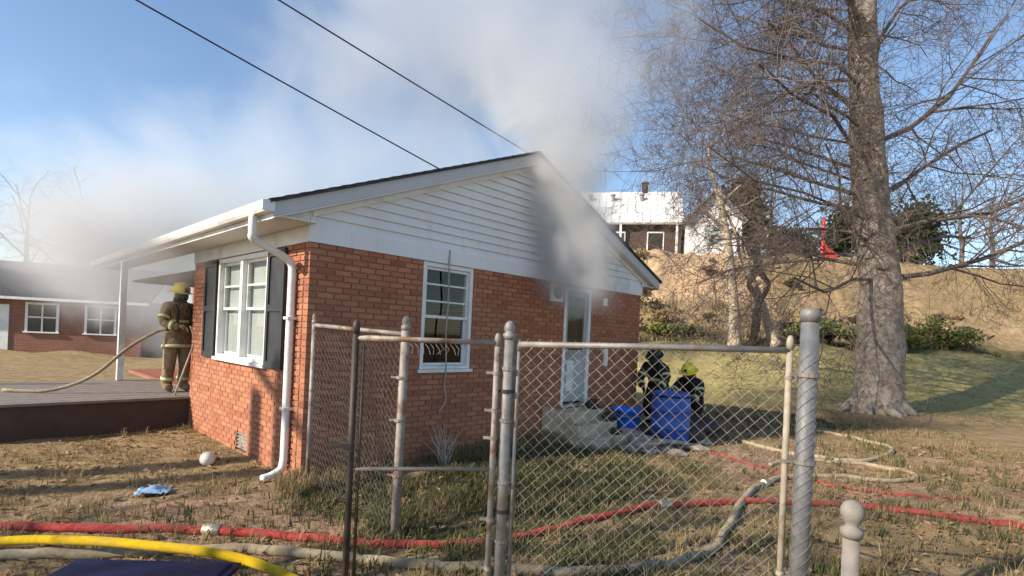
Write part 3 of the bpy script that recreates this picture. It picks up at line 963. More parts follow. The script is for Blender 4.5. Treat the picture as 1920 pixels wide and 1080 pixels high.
# ------------------------------------------------------------------ blue drum, tub, debris
bd = empty('blue_drum', (2.74, 9.02, gz(2.74, 9.02)))
bd.scale = (1.12, 1.12, .98)
tag(bd, 'blue plastic drum standing on the dirt beyond the side steps', 'barrel')
MB().lathe([(.25, 0), (.275, .03), (.28, .10), (.285, .26), (.298, .27), (.298, .30), (.285, .31), (.285, .56), (.298, .57), (.298, .60), (.285, .61), (.28, .80), (.27, .86), (.235, .885), (.23, .872), (.001, .87)], 28).build('body', M['blue'], bd, True)
MB().lathe([(.03, 0), (.03, .02), (.001, .021)], 12, (.13, .05, .872)).build('bung', M['navy'], bd)
MB().lathe([(.281, .0), (.290, .0), (.290, .03), (.281, .03)], 28, (0, 0, .80)).build('rim_band', M['navy'], bd)

bt = empty('blue_tub', (2.10, 9.45, gz(2.10, 9.45) + .10))
tag(bt, 'bright blue open plastic tub on the rubble beside the side steps', 'tub')
m = MB()
m.lathe([(.20, 0), (.21, .01), (.255, .36), (.285, .365), (.285, .385), (.25, .387), (.20, .03), (.001, .028)], 24)
m.build('body', M['blue_tub'], bt, True)
MB().tube(catmull([(-.28, 0, .36), (-.2, -.22, .30), (0, -.30, .27), (.2, -.22, .30), (.28, 0, .36)], 5), .008, 6).build('bail_handle', M['galv'], bt)
rk = random.Random(11)
def rock(loc, s, mat, name, label, cat, group, rz=0, nz=.25):
    m = MB()
    import bmesh
    bm = bmesh.new(); bmesh.ops.create_icosphere(bm, subdivisions=2, radius=1)
    ph = rk.uniform(0, 50)
    for v in bm.verts:
        d = 1 + nz * noise.fractal(v.co * 1.3 + Vector((ph, 0, 0)), 1, 2, 3)
        v.co = Vector((v.co.x * s[0], v.co.y * s[1], v.co.z * s[2])) * d
    me = bpy.data.meshes.new(name); bm.to_mesh(me); bm.free(); me.materials.append(mat)
    if name == 'dark_sack': me.polygons.foreach_set('use_smooth', [True] * len(me.polygons))
    o = add_obj(name, me); o.location = (loc[0], loc[1], gz(loc[0], loc[1]) + s[2] * loc[2]); o.rotation_euler = (0, 0, rz)
    tag(o, label, cat, group)
    return o
# flat slabs and rocks heaped beside the steps
spots = [(4.5, 1.30, .20, .13, .06), (4.9, 1.35, .26, .16, .07), (5.2, 1.15, .22, .2, .10), (5.5, 1.4, .3, .17, .06), (5.0, 1.75, .3, .2, .045), (5.9, 1.35, .24, .2, .08),
         (4.6, 1.62, .14, .11, .05), (5.6, 1.85, .26, .18, .05), (6.1, 1.75, .16, .13, .06), (5.35, .8, .22, .2, .12), (5.75, .85, .26, .22, .10)]
for i, (t, o_, a, b, c) in enumerate(spots):
    p = hw(t, o_)
    rock((p.x, p.y, .6), (a, b, c), M['rock'], 'broken_slab', 'broken slab of pale masonry heaped beside the side steps', 'rubble', 'broken slabs heaped beside the steps', rk.uniform(0, 3))
for i, (t, o_, ln, ang) in enumerate(((4.9, 1.55, .8, .15), (5.3, 1.6, .6, -.5))):
    p = hw(t, o_, gz(*hw(t, o_)[:2]) + .14)
    o = MB().rbox((0, 0, 0), (ln, .12, .03), Matrix.Rotation(R(6), 3, 'Y')).build('loose_board', M['wood']); o.location = p; o.rotation_euler = (R(5), 0, RZ + ang)
    tag(o, ['long weathered board lying over the rubble by the steps', 'short weathered board slanting off the rubble by the steps'][i], 'board')
for i, (x, y, a, b, c) in enumerate(((2.42, 9.2, .2, .18, .16), (3.15, 9.05, .26, .22, .18), (3.55, 9.9, .42, .3, .2), (2.45, 8.75, .22, .15, .10))):
    rock((x, y, .8), (a, b, c), M['dirtbag'], 'dark_sack', 'crumpled dark sack slumped around the blue drum', 'sack', 'dark sacks around the blue drum', rk.uniform(0, 3), .35)
for i, (t, o_, zz, a, b, c) in enumerate(((4.95, .28, .50, .13, .12, .10), (5.0, .58, .33, .14, .10, .09), (4.85, .84, .16, .12, .10, .07))):
    p = hw(t, o_)
    q = rock((p.x, p.y, .8), (a, b, c), M['dirtbag'], 'dark_sack', ['small dark sack on the top step', 'small dark sack on the middle step', 'small dark sack on the bottom step'][i], 'sack', 'dark sacks left on the steps', rk.uniform(0, 3), .35)
    q.location.z = zz + c * .75
# white ball and pale blue scrap in front of the window
o = MB().lathe([(.085 * math.sin(math.pi * i / 12) + .0005, -.085 * math.cos(math.pi * i / 12)) for i in range(13)], 20).build('white_ball', M['ball'], None, True)
o.location = (-3.5, 6.25, gz(-3.5, 6.25) + .075)
tag(o, 'scuffed off-white ball lying on the grass below the front window', 'ball')
m = MB()
for i in range(13):
    for j in range(11):
        r_ = 1 + .25 * noise.noise(Vector((i * .4, j * .4, 2)))
        m.v.append(((i - 6) * .024 * r_, (j - 5) * .022 * r_, .012 + .05 * abs(noise.noise(Vector((i * .45, j * .45, 4)))) + .05 * math.exp(-((i - 6) ** 2 + (j - 5) ** 2) / 10)))
for i in range(12):
    for j in range(10):
        m.f.append((i * 11 + j, (i + 1) * 11 + j, (i + 1) * 11 + j + 1, i * 11 + j + 1)); m.m.append(0)
o = m.build('crumpled_tarp', M['tarp'], None, True); o.location = (-3.40, 5.17, gz(-3.40, 5.17) + .02); o.rotation_euler = (0, 0, .4)
so = o.modifiers.new('t', 'SOLIDIFY'); so.thickness = .006
tag(o, 'small crumpled pale blue tarp scrap on the front grass', 'tarp')

# ------------------------------------------------------------------ people
def hand(m, wrist, dirv, palm_n, mi, s=1.0):
    d = Vector(dirv).normalized(); nrm = Vector(palm_n).normalized()
    sd = d.cross(nrm).normalized()
    c = Vector(wrist)
    rot = Matrix((sd, d, nrm)).transposed()
    m.rbox(c + d * .045 * s, (.078 * s, .09 * s, .03 * s), rot, mi)
    for i, (k, ln) in enumerate(((-.030, .062), (-.010, .074), (.010, .070), (.030, .054))):
        b = c + d * .086 * s + sd * k * s
        p1 = b + d * ln * .5 * s + nrm * .012 * s
        p2 = p1 + (d * .6 + nrm * .8) * ln * .5 * s
        m.tube([b - d * .012, b, p1, p2], [.009 * s, .0095 * s, .009 * s, .007 * s], 6, True, mi)
    b = c + d * .025 * s + sd * -.036 * s
    m.tube([b, b + (-sd * .7 + d * .7) * .04 * s, b + (-sd * .25 + d * .9 + nrm * .4) * .075 * s], [.012 * s, .011 * s, .008 * s], 6, True, mi)

def person(name, loc, rz, J, look, mats, label, helmet=True, pack=None, hairmat=None, sc=1.0, hm_mat='lime', group='firefighters working around the house'):
    """J: joint dict in local metres, facing local -Y. Skin modifier grows one body surface."""
    order = ['pelvis', 'belly', 'chest', 'neck', 'head0', 'head1',
             'shl', 'ell', 'wrl', 'shr', 'elr', 'wrr', 'hpl', 'knl', 'anl', 'tol', 'hpr', 'knr', 'anr', 'tor']
    rad = dict(pelvis=(.165, .13), belly=(.175, .135), chest=(.20, .15), neck=(.062, .062), head0=(.078, .088), head1=(.082, .095),
               shl=(.105, .108), ell=(.078, .078), wrl=(.060, .058), shr=(.105, .108), elr=(.078, .078), wrr=(.060, .058),
               hpl=(.125, .13), knl=(.098, .104), anl=(.084, .088), tol=(.055, .048), hpr=(.125, .13), knr=(.098, .104), anr=(.084, .088), tor=(.055, .048))
    E_ = [('pelvis', 'belly'), ('belly', 'chest'), ('chest', 'neck'), ('neck', 'head0'), ('head0', 'head1'),
          ('chest', 'shl'), ('shl', 'ell'), ('ell', 'wrl'), ('chest', 'shr'), ('shr', 'elr'), ('elr', 'wrr'),
          ('pelvis', 'hpl'), ('hpl', 'knl'), ('knl', 'anl'), ('anl', 'tol'), ('pelvis', 'hpr'), ('hpr', 'knr'), ('knr', 'anr'), ('anr', 'tor')]
    ix = {k: i for i, k in enumerate(order)}
    me = bpy.data.meshes.new('tmp')
    me.from_pydata([J[k] for k in order], [(ix[a], ix[b]) for a, b in E_], [])
    tmp = bpy.data.objects.new('tmp', me); COL.objects.link(tmp)
    sk = tmp.modifiers.new('s', 'SKIN'); sk.use_smooth_shade = True
    for k in order:
        sv = me.skin_vertices[0].data[ix[k]]
        sv.radius = rad[k]; sv.use_root = (k == 'pelvis')
    sb = tmp.modifiers.new('u', 'SUBSURF'); sb.levels = 2; sb.render_levels = 2
    dg = bpy.context.evaluated_depsgraph_get()
    ev = tmp.evaluated_get(dg)
    body = bpy.data.meshes.new_from_object(ev)
    bpy.data.objects.remove(tmp)
    # material per region: 0 coat 1 trousers 2 skin 3 boots 4 gloves 5 tape
    zone_of = {('neck', 'head0'): 2, ('head0', 'head1'): 2, ('hpl', 'knl'): 1, ('knl', 'anl'): 1, ('hpr', 'knr'): 1, ('knr', 'anr'): 1,
               ('pelvis', 'hpl'): 1, ('pelvis', 'hpr'): 1, ('anl', 'tol'): 3, ('anr', 'tor'): 3}
    segs = [(Vector(J[a]), Vector(J[b]), a, b) for a, b in E_]
    mids = []
    for p in body.polygons:
        c = p.center; best = None
        for a, b, ka, kb in segs:
            t = max(0, min(1, (c - a).dot(b - a) / max(1e-6, (b - a).length_squared)))
            dd = (c - (a + (b - a) * t)).length
            if best is None or dd < best[0]: best = (dd, ka, kb, t)
        _, ka, kb, t = best
        mi = zone_of.get((ka, kb), 0)
        if kb in ('wrl', 'wrr') and .72 < t < .84: mi = 5
        if kb in ('anl', 'anr') and .55 < t < .68: mi = 5
        if kb in ('anl', 'anr') and t > .8: mi = 3
        if (ka, kb) == ('belly', 'chest') and .45 < t < .7: mi = 5
        mids.append(mi)
    hm = MB()
    for s in ('l', 'r'):
        w = Vector(J['wr' + s]); d = (w - Vector(J['el' + s])).normalized()
        hand(hm, w - d * .005, d, Vector((0, -.6, -.4)) - d * Vector((0, -.6, -.4)).dot(d), 4, 1.1)
    # face: nose, ears, eyes, mouth, built on the head's forward direction
    hd = (Vector(J['head0']) + Vector(J['head1'])) / 2
    f = Vector(look).normalized(); upv = (Vector(J['head1']) - Vector(J['head0'])).normalized()
    f = (f - upv * f.dot(upv)).normalized(); sd = f.cross(upv)
    hm.tube([hd + f * .085 + upv * .03, hd + f * .112 - upv * .012, hd + f * .09 - upv * .02], [.006, .014, .008], 6, True, 2)
    for s in (-1, 1):
        hm.rbox(hd + sd * s * .083 - f * .005, (.014, .03, .055), Matrix((sd, f, upv)).transposed(), 2)
        hm.lathe([(.001, -.009), (.008, -.004), (.008, .004), (.001, .009)], 8, hd + f * .090 + sd * s * .032 + upv * .022, mi=3)
    hm.rbox(hd + f * .090 - upv * .052, (.042, .008, .008), Matrix((sd, f, upv)).transposed(), 4)
    nv = len(body.vertices)
    import bmesh
    bm = bmesh.new(); bm.from_mesh(body)
    bm.faces.ensure_lookup_table()
    for fc, mi in zip(bm.faces, mids): fc.material_index = mi; fc.smooth = True
    vs_ = [bm.verts.new(v) for v in hm.v]
    for fi, mi in zip(hm.f, hm.m):
        fc = bm.faces.new([vs_[i] for i in fi]); fc.material_index = mi; fc.smooth = True
    bm.to_mesh(body); bm.free()
    body.materials.clear()
    for mt in mats: body.materials.append(mt)
    root = add_obj('person', body)
    root.location = loc; root.rotation_euler = (0, 0, rz); root.scale = (sc, sc, sc)
    tag(root, label, 'person', group)
    q = Matrix((sd, f, upv)).transposed()
    if helmet:
        m = MB()
        m.lathe([(.125, 0), (.128, .03), (.122, .07), (.10, .11), (.06, .138), (.001, .148)], 20, hd + upv * .045, 1.0, 1.22, rot=q)
        m.lathe([(.12, -.002), (.165, -.012), (.175, -.018), (.172, -.024), (.12, -.010)], 20, hd + upv * .048 - f * .03, 1.0, 1.35, rot=q)
        for a in (-.5, 0, .5):
            m.tube([hd + upv * (.19 - abs(a) * .02) + f * .10 + sd * a * .12, hd + upv * (.198 - abs(a) * .02) + sd * a * .12, hd + upv * (.17 - abs(a) * .02) - f * .13 + sd * a * .12], .008, 6)
        hel = m.build('helmet', M[hm_mat], root, True)
        MB().rbox(hd + upv * .085 + f * .150, (.06, .012, .07), q).build('front_shield', M['boot'], hel)
        m = MB(); m.lathe([(.098, -.085), (.108, -.03), (.106, .02), (.09, .04)], 16, hd + f * .022 + upv * .0, .92, 1.08, rot=q)
        m.lathe([(.05, 0), (.045, .03), (.025, .045)], 12, hd + f * .115 - upv * .045, rot=f.to_track_quat('Z', 'Y').to_matrix())
        m.build('face_mask', M['boot'], root, True)
    elif hairmat:
        m = MB()
        m.lathe([(.098, -.02), (.104, .03), (.098, .07), (.07, .10), (.001, .112)], 16, hd + upv * .03 - f * .012, .98, 1.15, rot=q)
        m.build('hair', hairmat, root, True)
    def band(a, b, t_, rad_, sx=1.0, sy=1.0, w=.024):
        a, b = Vector(J[a]), Vector(J[b]); c = a.lerp(b, t_); d = (b - a).normalized()
        MB().lathe([(rad_ * .96, -w), (rad_, -w), (rad_, w), (rad_ * .96, w)], 20, c, sx, sy, rot=d.to_track_quat('Z', 'Y').to_matrix()).build('reflective_band', M['reflect'], root, True)
    for sd_ in 'lr':
        band('el' + sd_, 'wr' + sd_, .55, .078); band('sh' + sd_, 'el' + sd_, .62, .094); band('kn' + sd_, 'an' + sd_, .70, .100)
    band('belly', 'chest', .35, .205, 1.0, .84)
    # coat skirt hanging from the belly over the hips, with wrinkles and a reflective hem
    pe, be = Vector(J['pelvis']), Vector(J['belly'])
    ax = (be - pe).normalized()
    m = MB(); prof = []
    lo = -.20 if J is stand else -.10
    m.lathe([(.185, .16), (.205, .08), (.215, .0), (.228, lo * .6), (.236, lo * .85), (.24, lo), (.225, lo + .01), (.19, .05)], 28, pe, 1.0, .82, rot=ax.to_track_quat('Z', 'Y').to_matrix())
    for i, v in enumerate(m.v):
        p = Vector(v); d = p - pe; d = d - ax * d.dot(ax)
        m.v[i] = tuple(p + d * .10 * noise.noise(Vector((p.x * 11, p.y * 11, p.z * 4))))
    sk_ = m.build('coat_skirt', mats[0], root, True)
    m = MB(); m.lathe([(.236, lo * .86 + .03), (.243, lo * .86 + .03), (.248, lo * .86 - .02), (.236, lo * .86 - .02)], 28, pe, 1.0, .82, rot=ax.to_track_quat('Z', 'Y').to_matrix())
    m.build('reflective_hem', M['reflect'], sk_, True)
    if pack:
        for sg in (-1, 1):
            c_ = Vector(J['chest']); sh = Vector(J['shl' if sg > 0 else 'shr'])
            fw = Vector((0, -1, 0)); fw = (fw - ax * fw.dot(ax)).normalized()
            pts = catmull([be + fw * .15 + Vector((sg * .10, 0, 0)), c_ + fw * .165 + Vector((sg * .11, 0, 0)), c_.lerp(sh, .55) + ax * .115 + fw * .03, c_ - fw * .16 + Vector((sg * .10, 0, 0)), be - fw * .16 + Vector((sg * .09, 0, 0))], 5)
            MB().tube(pts, .017, 6).build('harness_strap', M['boot'], root, True)
        c = Vector(J['chest']); b = Vector(J['belly'])
        ax = (c - b).normalized(); bk = Vector((0, 1, 0)); bk = (bk - ax * bk.dot(ax)).normalized()
        m = MB().tube([b + bk * .20 - ax * .06, b + bk * .2 - ax * .03, c + bk * .2 + ax * .10, c + bk * .2 + ax * .14], [.05, .075, .075, .03], 12)
        m.build('air_cylinder', pack, root, True)
    return root

stand = dict(pelvis=(0, 0, .93), belly=(0, .01, 1.10), chest=(0, .01, 1.33), neck=(0, -.01, 1.50), head0=(0, -.03, 1.58), head1=(0, -.04, 1.68),
             shl=(.19, .01, 1.40), ell=(.27, -.02, 1.13), wrl=(.20, -.22, 1.02), shr=(-.19, .01, 1.40), elr=(-.28, -.04, 1.14), wrr=(-.12, -.27, 1.08),
             hpl=(.10, 0, .88), knl=(.12, -.03, .50), anl=(.12, .02, .10), tol=(.13, -.15, .05), hpr=(-.10, 0, .88), knr=(-.13, -.02, .50), anr=(-.13, .04, .10), tor=(-.15, -.13, .05))
crouch = dict(pelvis=(0, .12, .42), belly=(0, .06, .57), chest=(0, -.10, .76), neck=(0, -.20, .90), head0=(0, -.24, .97), head1=(0, -.27, 1.06),
              shl=(.19, -.14, .82), ell=(.26, -.32, .62), wrl=(.14, -.48, .52), shr=(-.19, -.14, .82), elr=(-.28, -.30, .60), wrr=(-.10, -.46, .46),
              hpl=(.11, .08, .40), knl=(.20, -.28, .50), anl=(.17, -.10, .10), tol=(.18, -.27, .05), hpr=(-.11, .10, .38), knr=(-.20, -.20, .12), anr=(-.18, .22, .10), tor=(-.18, .36, .06))
lean = dict(pelvis=(0, .10, .82), belly=(0, .05, .98), chest=(0, -.12, 1.16), neck=(0, -.22, 1.28), head0=(0, -.26, 1.35), head1=(0, -.30, 1.43),
            shl=(.19, -.14, 1.20), ell=(.26, -.30, .96), wrl=(.16, -.46, .82), shr=(-.19, -.14, 1.20), elr=(-.27, -.28, .95), wrr=(-.14, -.46, .80),
            hpl=(.10, .08, .78), knl=(.14, -.14, .46), anl=(.13, .06, .10), tol=(.14, -.11, .05), hpr=(-.10, .08, .78), knr=(-.15, -.10, .45), anr=(-.14, .10, .10), tor=(-.16, -.07, .05))
M['coat_tan'] = cloth('tan_turnout_cloth', (.24, .165, .10), (.36, .265, .17)); M['coat_dark'] = cloth('dark_turnout_cloth', (.016, .015, .016), (.045, .04, .036))
TAN = [M['coat_tan'], M['coat_tan'], M['skin'], M['boot'], M['glove'], M['reflect']]
DRK = [M['coat_dark'], M['coat_dark'], M['skin'], M['boot'], M['glove'], M['reflect']]
DRK2 = [M['coat_dark'], M['dirtbag'], M['skin'], M['boot'], M['glove'], M['coat_dark']]
person('person', (-5.62, 8.98, .49), R(62), stand, (0, -1, -.15), TAN, 'person in tan turnout gear and yellow helmet standing on the porch deck', True, M['cylinder'])
person('person', (3.75, 11.0, gz(3.75, 11.0)), R(-35), crouch, (0, -1, -.4), DRK, 'person in dark gear and yellow helmet kneeling behind the blue drum', True, M['red_pack'], sc=1.06)
person('person', (2.92, 10.6, gz(2.92, 10.6)), R(-30), lean, (0, -1, -.5), DRK, 'person in dark gear and black helmet stooping between the house and blue drum', True, M['cylinder'], None, hm_mat='boot')
# pike pole leaning against the house end and a hose held on the porch
o = MB().tube([(-5.28, 8.42, .50), (-4.98, 8.40, 1.38)], .014, 8).build('pike_pole', M['wood'], None, True)
MB().tube([(-4.98, 8.40, 1.38), (-4.965, 8.40, 1.425), (-4.945, 8.40, 1.44)], [.016, .012, .004], 8).build('hook', M['steel_dark'], o)
tag(o, 'pale wooden pole leaning against the end of the brick wall on the porch', 'pole')
pp = catmull([(-7.6, 8.0, .52), (-7.0, 8.1, .53), (-6.5, 8.28, .75), (-6.1, 8.52, 1.22), (-5.8, 8.70, 1.48), (-5.62, 8.72, 1.54)], 6)
o = MB().tube(pp, .026, 10).build('attack_hose', M['hose_tan'], None, True)
MB().tube([pp[-1] - (pp[-1] - pp[-2]).normalized() * .02, pp[-1] + (pp[-1] - pp[-2]).normalized() * .14], [.036, .024], 10).build('nozzle', M['boot'], o, True)
tag(o, 'tan hose with nozzle held up by the person on the porch', 'hose')
o = MB().box(-.10, .10, -.08, .08, 0, .20).build('white_bucket', M['white']); 
o.data = MB().lathe([(.085, 0), (.10, .19), (.105, .19), (.105, .205), (.098, .205), (.08, .02), (.001, .02)], 18).mesh('white_bucket', M['white'], True)
o.location = (-5.05, 8.62, .495)
tag(o, 'small white bucket on the porch deck at the wall end', 'bucket')

# ------------------------------------------------------------------ overhead wires and poles
def utility_pole(x, y, h, r, label):
    o = empty('utility_pole', (x, y, 0)); tag(o, label, 'pole', 'wooden poles across the street')
    MB().tube([(0, 0, -.5), (0, 0, h * .5), (0, 0, h)], [r * 1.1, r, r * .85], 12).build('shaft', M['pole'], o, True)
    return o
up = utility_pole(-13.9, -.10, 8.4, .17, 'tall wooden utility pole carrying the two overhead wires')
MB().box(-.06, .06, -.9, .9, 7.9, 8.02).build('cross_arm', M['pole'], up)
utility_pole(-12.9, 1.2, 7.0, .20, 'shorter wooden pole added out of view to cast a second shadow band')  # unseen pole, added for its shadow on the grass and front wall
for (a, b, lb) in (((-13.9, -.1, None), None, 'lower'), ((-13.9, -.1, None), None, 'upper')):
    pass
def wire(px0, px1, dend, label):
    """service wire from the pole to a bracket behind the roof ridge"""
    th = R(2.6)
    def uv(x, y):
        dx, dy = x - 960, y - 629
        return (dx * math.cos(th) + dy * math.sin(th)) / 1000, (-dx * math.sin(th) + dy * math.cos(th)) / 1000
    u0, v0 = uv(*px0); u1, v1 = uv(*px1)
    a = (v1 - v0) / (u1 - u0); b = v0 - a * u0
    A = Vector((-13.9, -.1, CAM_H - a * -13.9 - b * -.1))
    e = (px1[0] + (px1[0] - px0[0]) * .10, px1[1] + (px1[1] - px0[1]) * .10)
    ue, ve = uv(*e)
    B = Vector((ue * dend, dend, CAM_H - ve * dend))
    pts = [A.lerp(B, i / 30) - Vector((0, 0, .10 * 4 * (i / 30) * (1 - i / 30))) for i in range(31)]
    o = MB().tube(pts, .011, 6, True).build('overhead_wire', M['cable'], None, True)
    tag(o, label, 'wire')
    return A, B
A1, B1 = wire((295, 10), (805, 305), 9.6, 'black overhead wire dropping to the roof slope of the brick house')
A2, B2 = wire((540, 0), (968, 272), 9.9, 'black overhead wire passing through the smoke to the roof ridge')
def to_house(p):
    r_ = Vector((p.x - P0[0], p.y - P0[1]))
    return r_.x * gdir[0] + r_.y * gdir[1], r_.x * ldir[0] + r_.y * ldir[1], p.z
for B in (B1, B2):
    x, y, z = to_house(B)
    zr = roof_z(x)
    MB().tube([(x, y, min(z, zr) - .05), (x, y, max(z, zr) + .03)], .02, 8).build('wire_bracket', M['galv'], house)

# ------------------------------------------------------------------ trees
def bare_tree(name, loc, trunk_pts, trunk_r, limbs, seed, label, group=None, twig_depth=4, mats=('bark', 'twig'), spread=.75, droop=.10, kids=(4, 5, 5, 4), cat='tree', len_k=.55, thin=.0042, crook=.20):
    """trunk polyline, limbs = [(height fraction, direction, length, radius)], then recursive twigs"""
    rn = random.Random(seed)
    root = empty(name, loc)
    tag(root, label, cat, group)
    tp = catmull(trunk_pts, 8)
    rr = []
    n = len(tp)
    for i in range(n):
        f = i / (n - 1)
        fl = 1 + .38 * math.exp(-f * 26)
        rr.append((trunk_r[0] + (trunk_r[1] - trunk_r[0]) * f) * fl)
    tp = catmull(tp, 3) if trunk_r[0] > .5 else tp
    if trunk_r[0] > .5: rr = list(np.interp(np.linspace(0, 1, len(tp)), np.linspace(0, 1, n), rr)); n = len(tp)
    NS = 32 if trunk_r[0] > .5 else 18
    tm = MB(); tm.tube(tp, [float(q) for q in rr], NS)
    for i, v in enumerate(tm.v):
        nz = noise.fractal(Vector((v[0] * 1.6, v[1] * 1.6, v[2] * .6 + seed)), 1, 2, 3)
        c = tp[min(n - 1, i // NS)]
        d = Vector(v) - c
        nb_ = noise.noise(Vector((v[0] * 5, v[1] * 5, v[2] * 2.2 + seed)))
        tm.v[i] = tuple(c + d * (1 + .20 * nz + .05 * nb_))
    trunk = tm.build('trunk', M[mats[0]], root, True)
    if trunk_r[0] > .5:
        for a in range(7):
            an = a * .9 + rn.uniform(-.2, .2); ln = rn.uniform(.6, .95); b = tp[3]
            pts = [Vector((b.x + math.cos(an + .1 * q) * (.35 + ln * q / 4), b.y + math.sin(an + .1 * q) * (.35 + ln * q / 4), .42 - .16 * q + .012 * q * q)) for q in range(5)]
            MB().tube(catmull(pts, 3), [.24 - .016 * q for q in range(13)], 8).build('root', M[mats[0]], trunk, True)
        for a in range(9):
            f = rn.uniform(.12, .5); q = tp[int(f * (n - 1))]; an = rn.uniform(2.6, 5.4)
            rq = float(rr[int(f * (n - 1))]) * 1.0
            c = q + Vector((math.cos(an), math.sin(an), 0)) * rq
            MB().lathe([(.17, -.10), (.16, .0), (.11, .05), (.06, .03), (.02, .0)], 10, c, rot=Vector((math.cos(an), math.sin(an), .25)).to_track_quat('Z', 'Y').to_matrix()).build('knot', M[mats[0]], trunk, True)
    cm = MB(); lm = MB()
    def grow(p, d, ln, r, lev):
        k = 4 if lev < 3 else 3
        pts = [p]; dd = d.copy()
        for i in range(k):
            dd = (dd + Vector((rn.uniform(-1, 1), rn.uniform(-1, 1), rn.uniform(-1, 1))) * crook + Vector((0, 0, -droop if lev >= 1 else .02))).normalized()
            pts.append(pts[-1] + dd * ln / k)
        r1 = r * .42
        (lm if lev == 0 else cm).tube(pts, [r + (r1 - r) * i / k for i in range(k + 1)], 7 if lev == 0 else (4 if lev == 1 else 3), False)
        if lev >= twig_depth: return
        for c in range(kids[min(lev, len(kids) - 1)]):
            f = rn.uniform(.22, 1.0)
            j = min(k - 1, int(f * k)); q = pts[j].lerp(pts[j + 1], f * k - j)
            tang = (pts[j + 1] - pts[j]).normalized()
            ax = Vector((rn.uniform(-1, 1), rn.uniform(-1, 1), rn.uniform(-1, 1)))
            ax = (ax - tang * ax.dot(tang)).normalized()
            nd = (tang * (1 - spread * .5) + ax * spread).normalized()
            grow(q, nd, ln * rn.uniform(len_k * .75, len_k * 1.25), max(thin, r * (1 - f * .5) * .46), lev + 1)
    for (f, d, ln, r) in limbs:
        i = f * (n - 1); j = min(n - 2, int(i))
        grow(tp[j].lerp(tp[j + 1], i - j), Vector(d).normalized(), ln, r, 0)
    if lm.v: lm.build('limbs', M[mats[0] if mats[0] != 'bark' else 'twig'], root, True)
    cm.build('crown', M[mats[1]], root)
    return root
# the big bare tree on the slope
bare_tree('bare_tree', (10.05, 15.0, 0), [(.30, 0, -.4), (.30, 0, 1.2), (.28, .05, 3.5), (-.15, 0, 6), (-.40, .1, 9), (-.5, .2, 12)], (.66, .30),
          [(.42 + .0255 * k, (-.92 + .35 * math.sin(k * 1.9), .75 * math.sin(k * 2.6 + 4), -.02 + .028 * k), 4.8 + .9 * math.sin(k * 1.3 + 1), .052 + .012 * math.sin(k * 2.1)) for k in range(21)] +
          [(.42, (.8, -.4, .35), 4.6, .08), (.44, (.85, .3, .3), 4.8, .08), (.52, (.7, -.6, .35), 4.8, .08), (.60, (.8, .2, .45), 5, .08), (.70, (.7, -.3, .7), 5, .08), (.80, (.6, .5, .8), 4.5, .08), (.88, (-.3, -.4, 1), 4, .08), (.97, (-.1, .2, 1), 4, .12)],
          21, 'massive bare tree with thick pale trunk and tangled twigs on the slope', twig_depth=4, kids=(10, 7, 5, 3), droop=.06, len_k=.52, thin=.0055, crook=.30)
# two thin pale saplings on the lawn edge
bare_tree('bare_sapling', (10.05, 24, 1.55), [(0, 0, 0), (-.18, 0, 2.2), (-.55, 0, 4.6), (-1.05, .1, 7.2)], (.26, .15),
          [(.75, (-.7, 0, .8), 2.2, .09), (.9, (.6, .1, .9), 2.6, .07), (.98, (-.3, 0, 1), 2.5, .09), (.6, (-.8, .2, .6), 1.4, .05), (.85, (.9, -.1, .5), 2.4, .05)], 31,
          'taller thin pale sapling leaning beside the twisted black stem', twig_depth=3, mats=('bark_pale', 'twig'), kids=(5, 4, 3))
bare_tree('bare_sapling', (11.9, 24.2, 1.75), [(0, 0, 0), (-.45, 0, 1.3), (-1.0, 0, 2.6), (-1.75, .1, 4.4)], (.25, .14),
          [(.7, (-.5, 0, .9), 1.8, .07), (.85, (.6, .1, .8), 2.0, .06), (.97, (-.5, 0, 1), 2.2, .09), (.9, (.9, .1, .4), 2.0, .05)], 37,
          'shorter thin pale sapling leaning toward the taller one', twig_depth=3, mats=('bark_pale', 'twig'), kids=(5, 4, 3))
# dark twisted stem with a loop
dt = empty('twisted_stem', (10.55, 23.7, 1.6)); tag(dt, 'black charred twisted stem with looped fork between the pale saplings', 'tree')
MB().tube(catmull([(0, 0, 0), (.18, 0, .55), (.28, .05, 1.1), (.30, 0, 1.7), (.36, 0, 2.1)], 5), [.16] * 8 + [.19] * 8 + [.15] * 5, 8).build('trunk', M['bark_dark'], dt, True)
MB().tube(catmull([(.36, 0, 2.05), (.10, 0, 2.45), (-.12, .05, 2.85), (.06, 0, 3.25), (.16, 0, 3.8), (.12, 0, 4.5)], 5), [.11] * 15 + [.15] * 6 + [.17] * 5, 7).build('limb', M['bark_dark'], dt, True)
MB().tube(catmull([(.36, 0, 2.05), (.62, 0, 2.5), (.72, 0, 2.9), (.50, 0, 3.2), (.30, 0, 3.5), (.25, 0, 4.2)], 5), [.11] * 15 + [.13] * 6 + [.11] * 5, 7).build('limb', M['bark_dark'], dt, True)
MB().tube(catmull([(.12, 0, 4.4), (-.4, 0, 4.7), (-.8, 0, 5.1)], 5), .05, 6).build('limb', M['bark_dark'], dt, True)

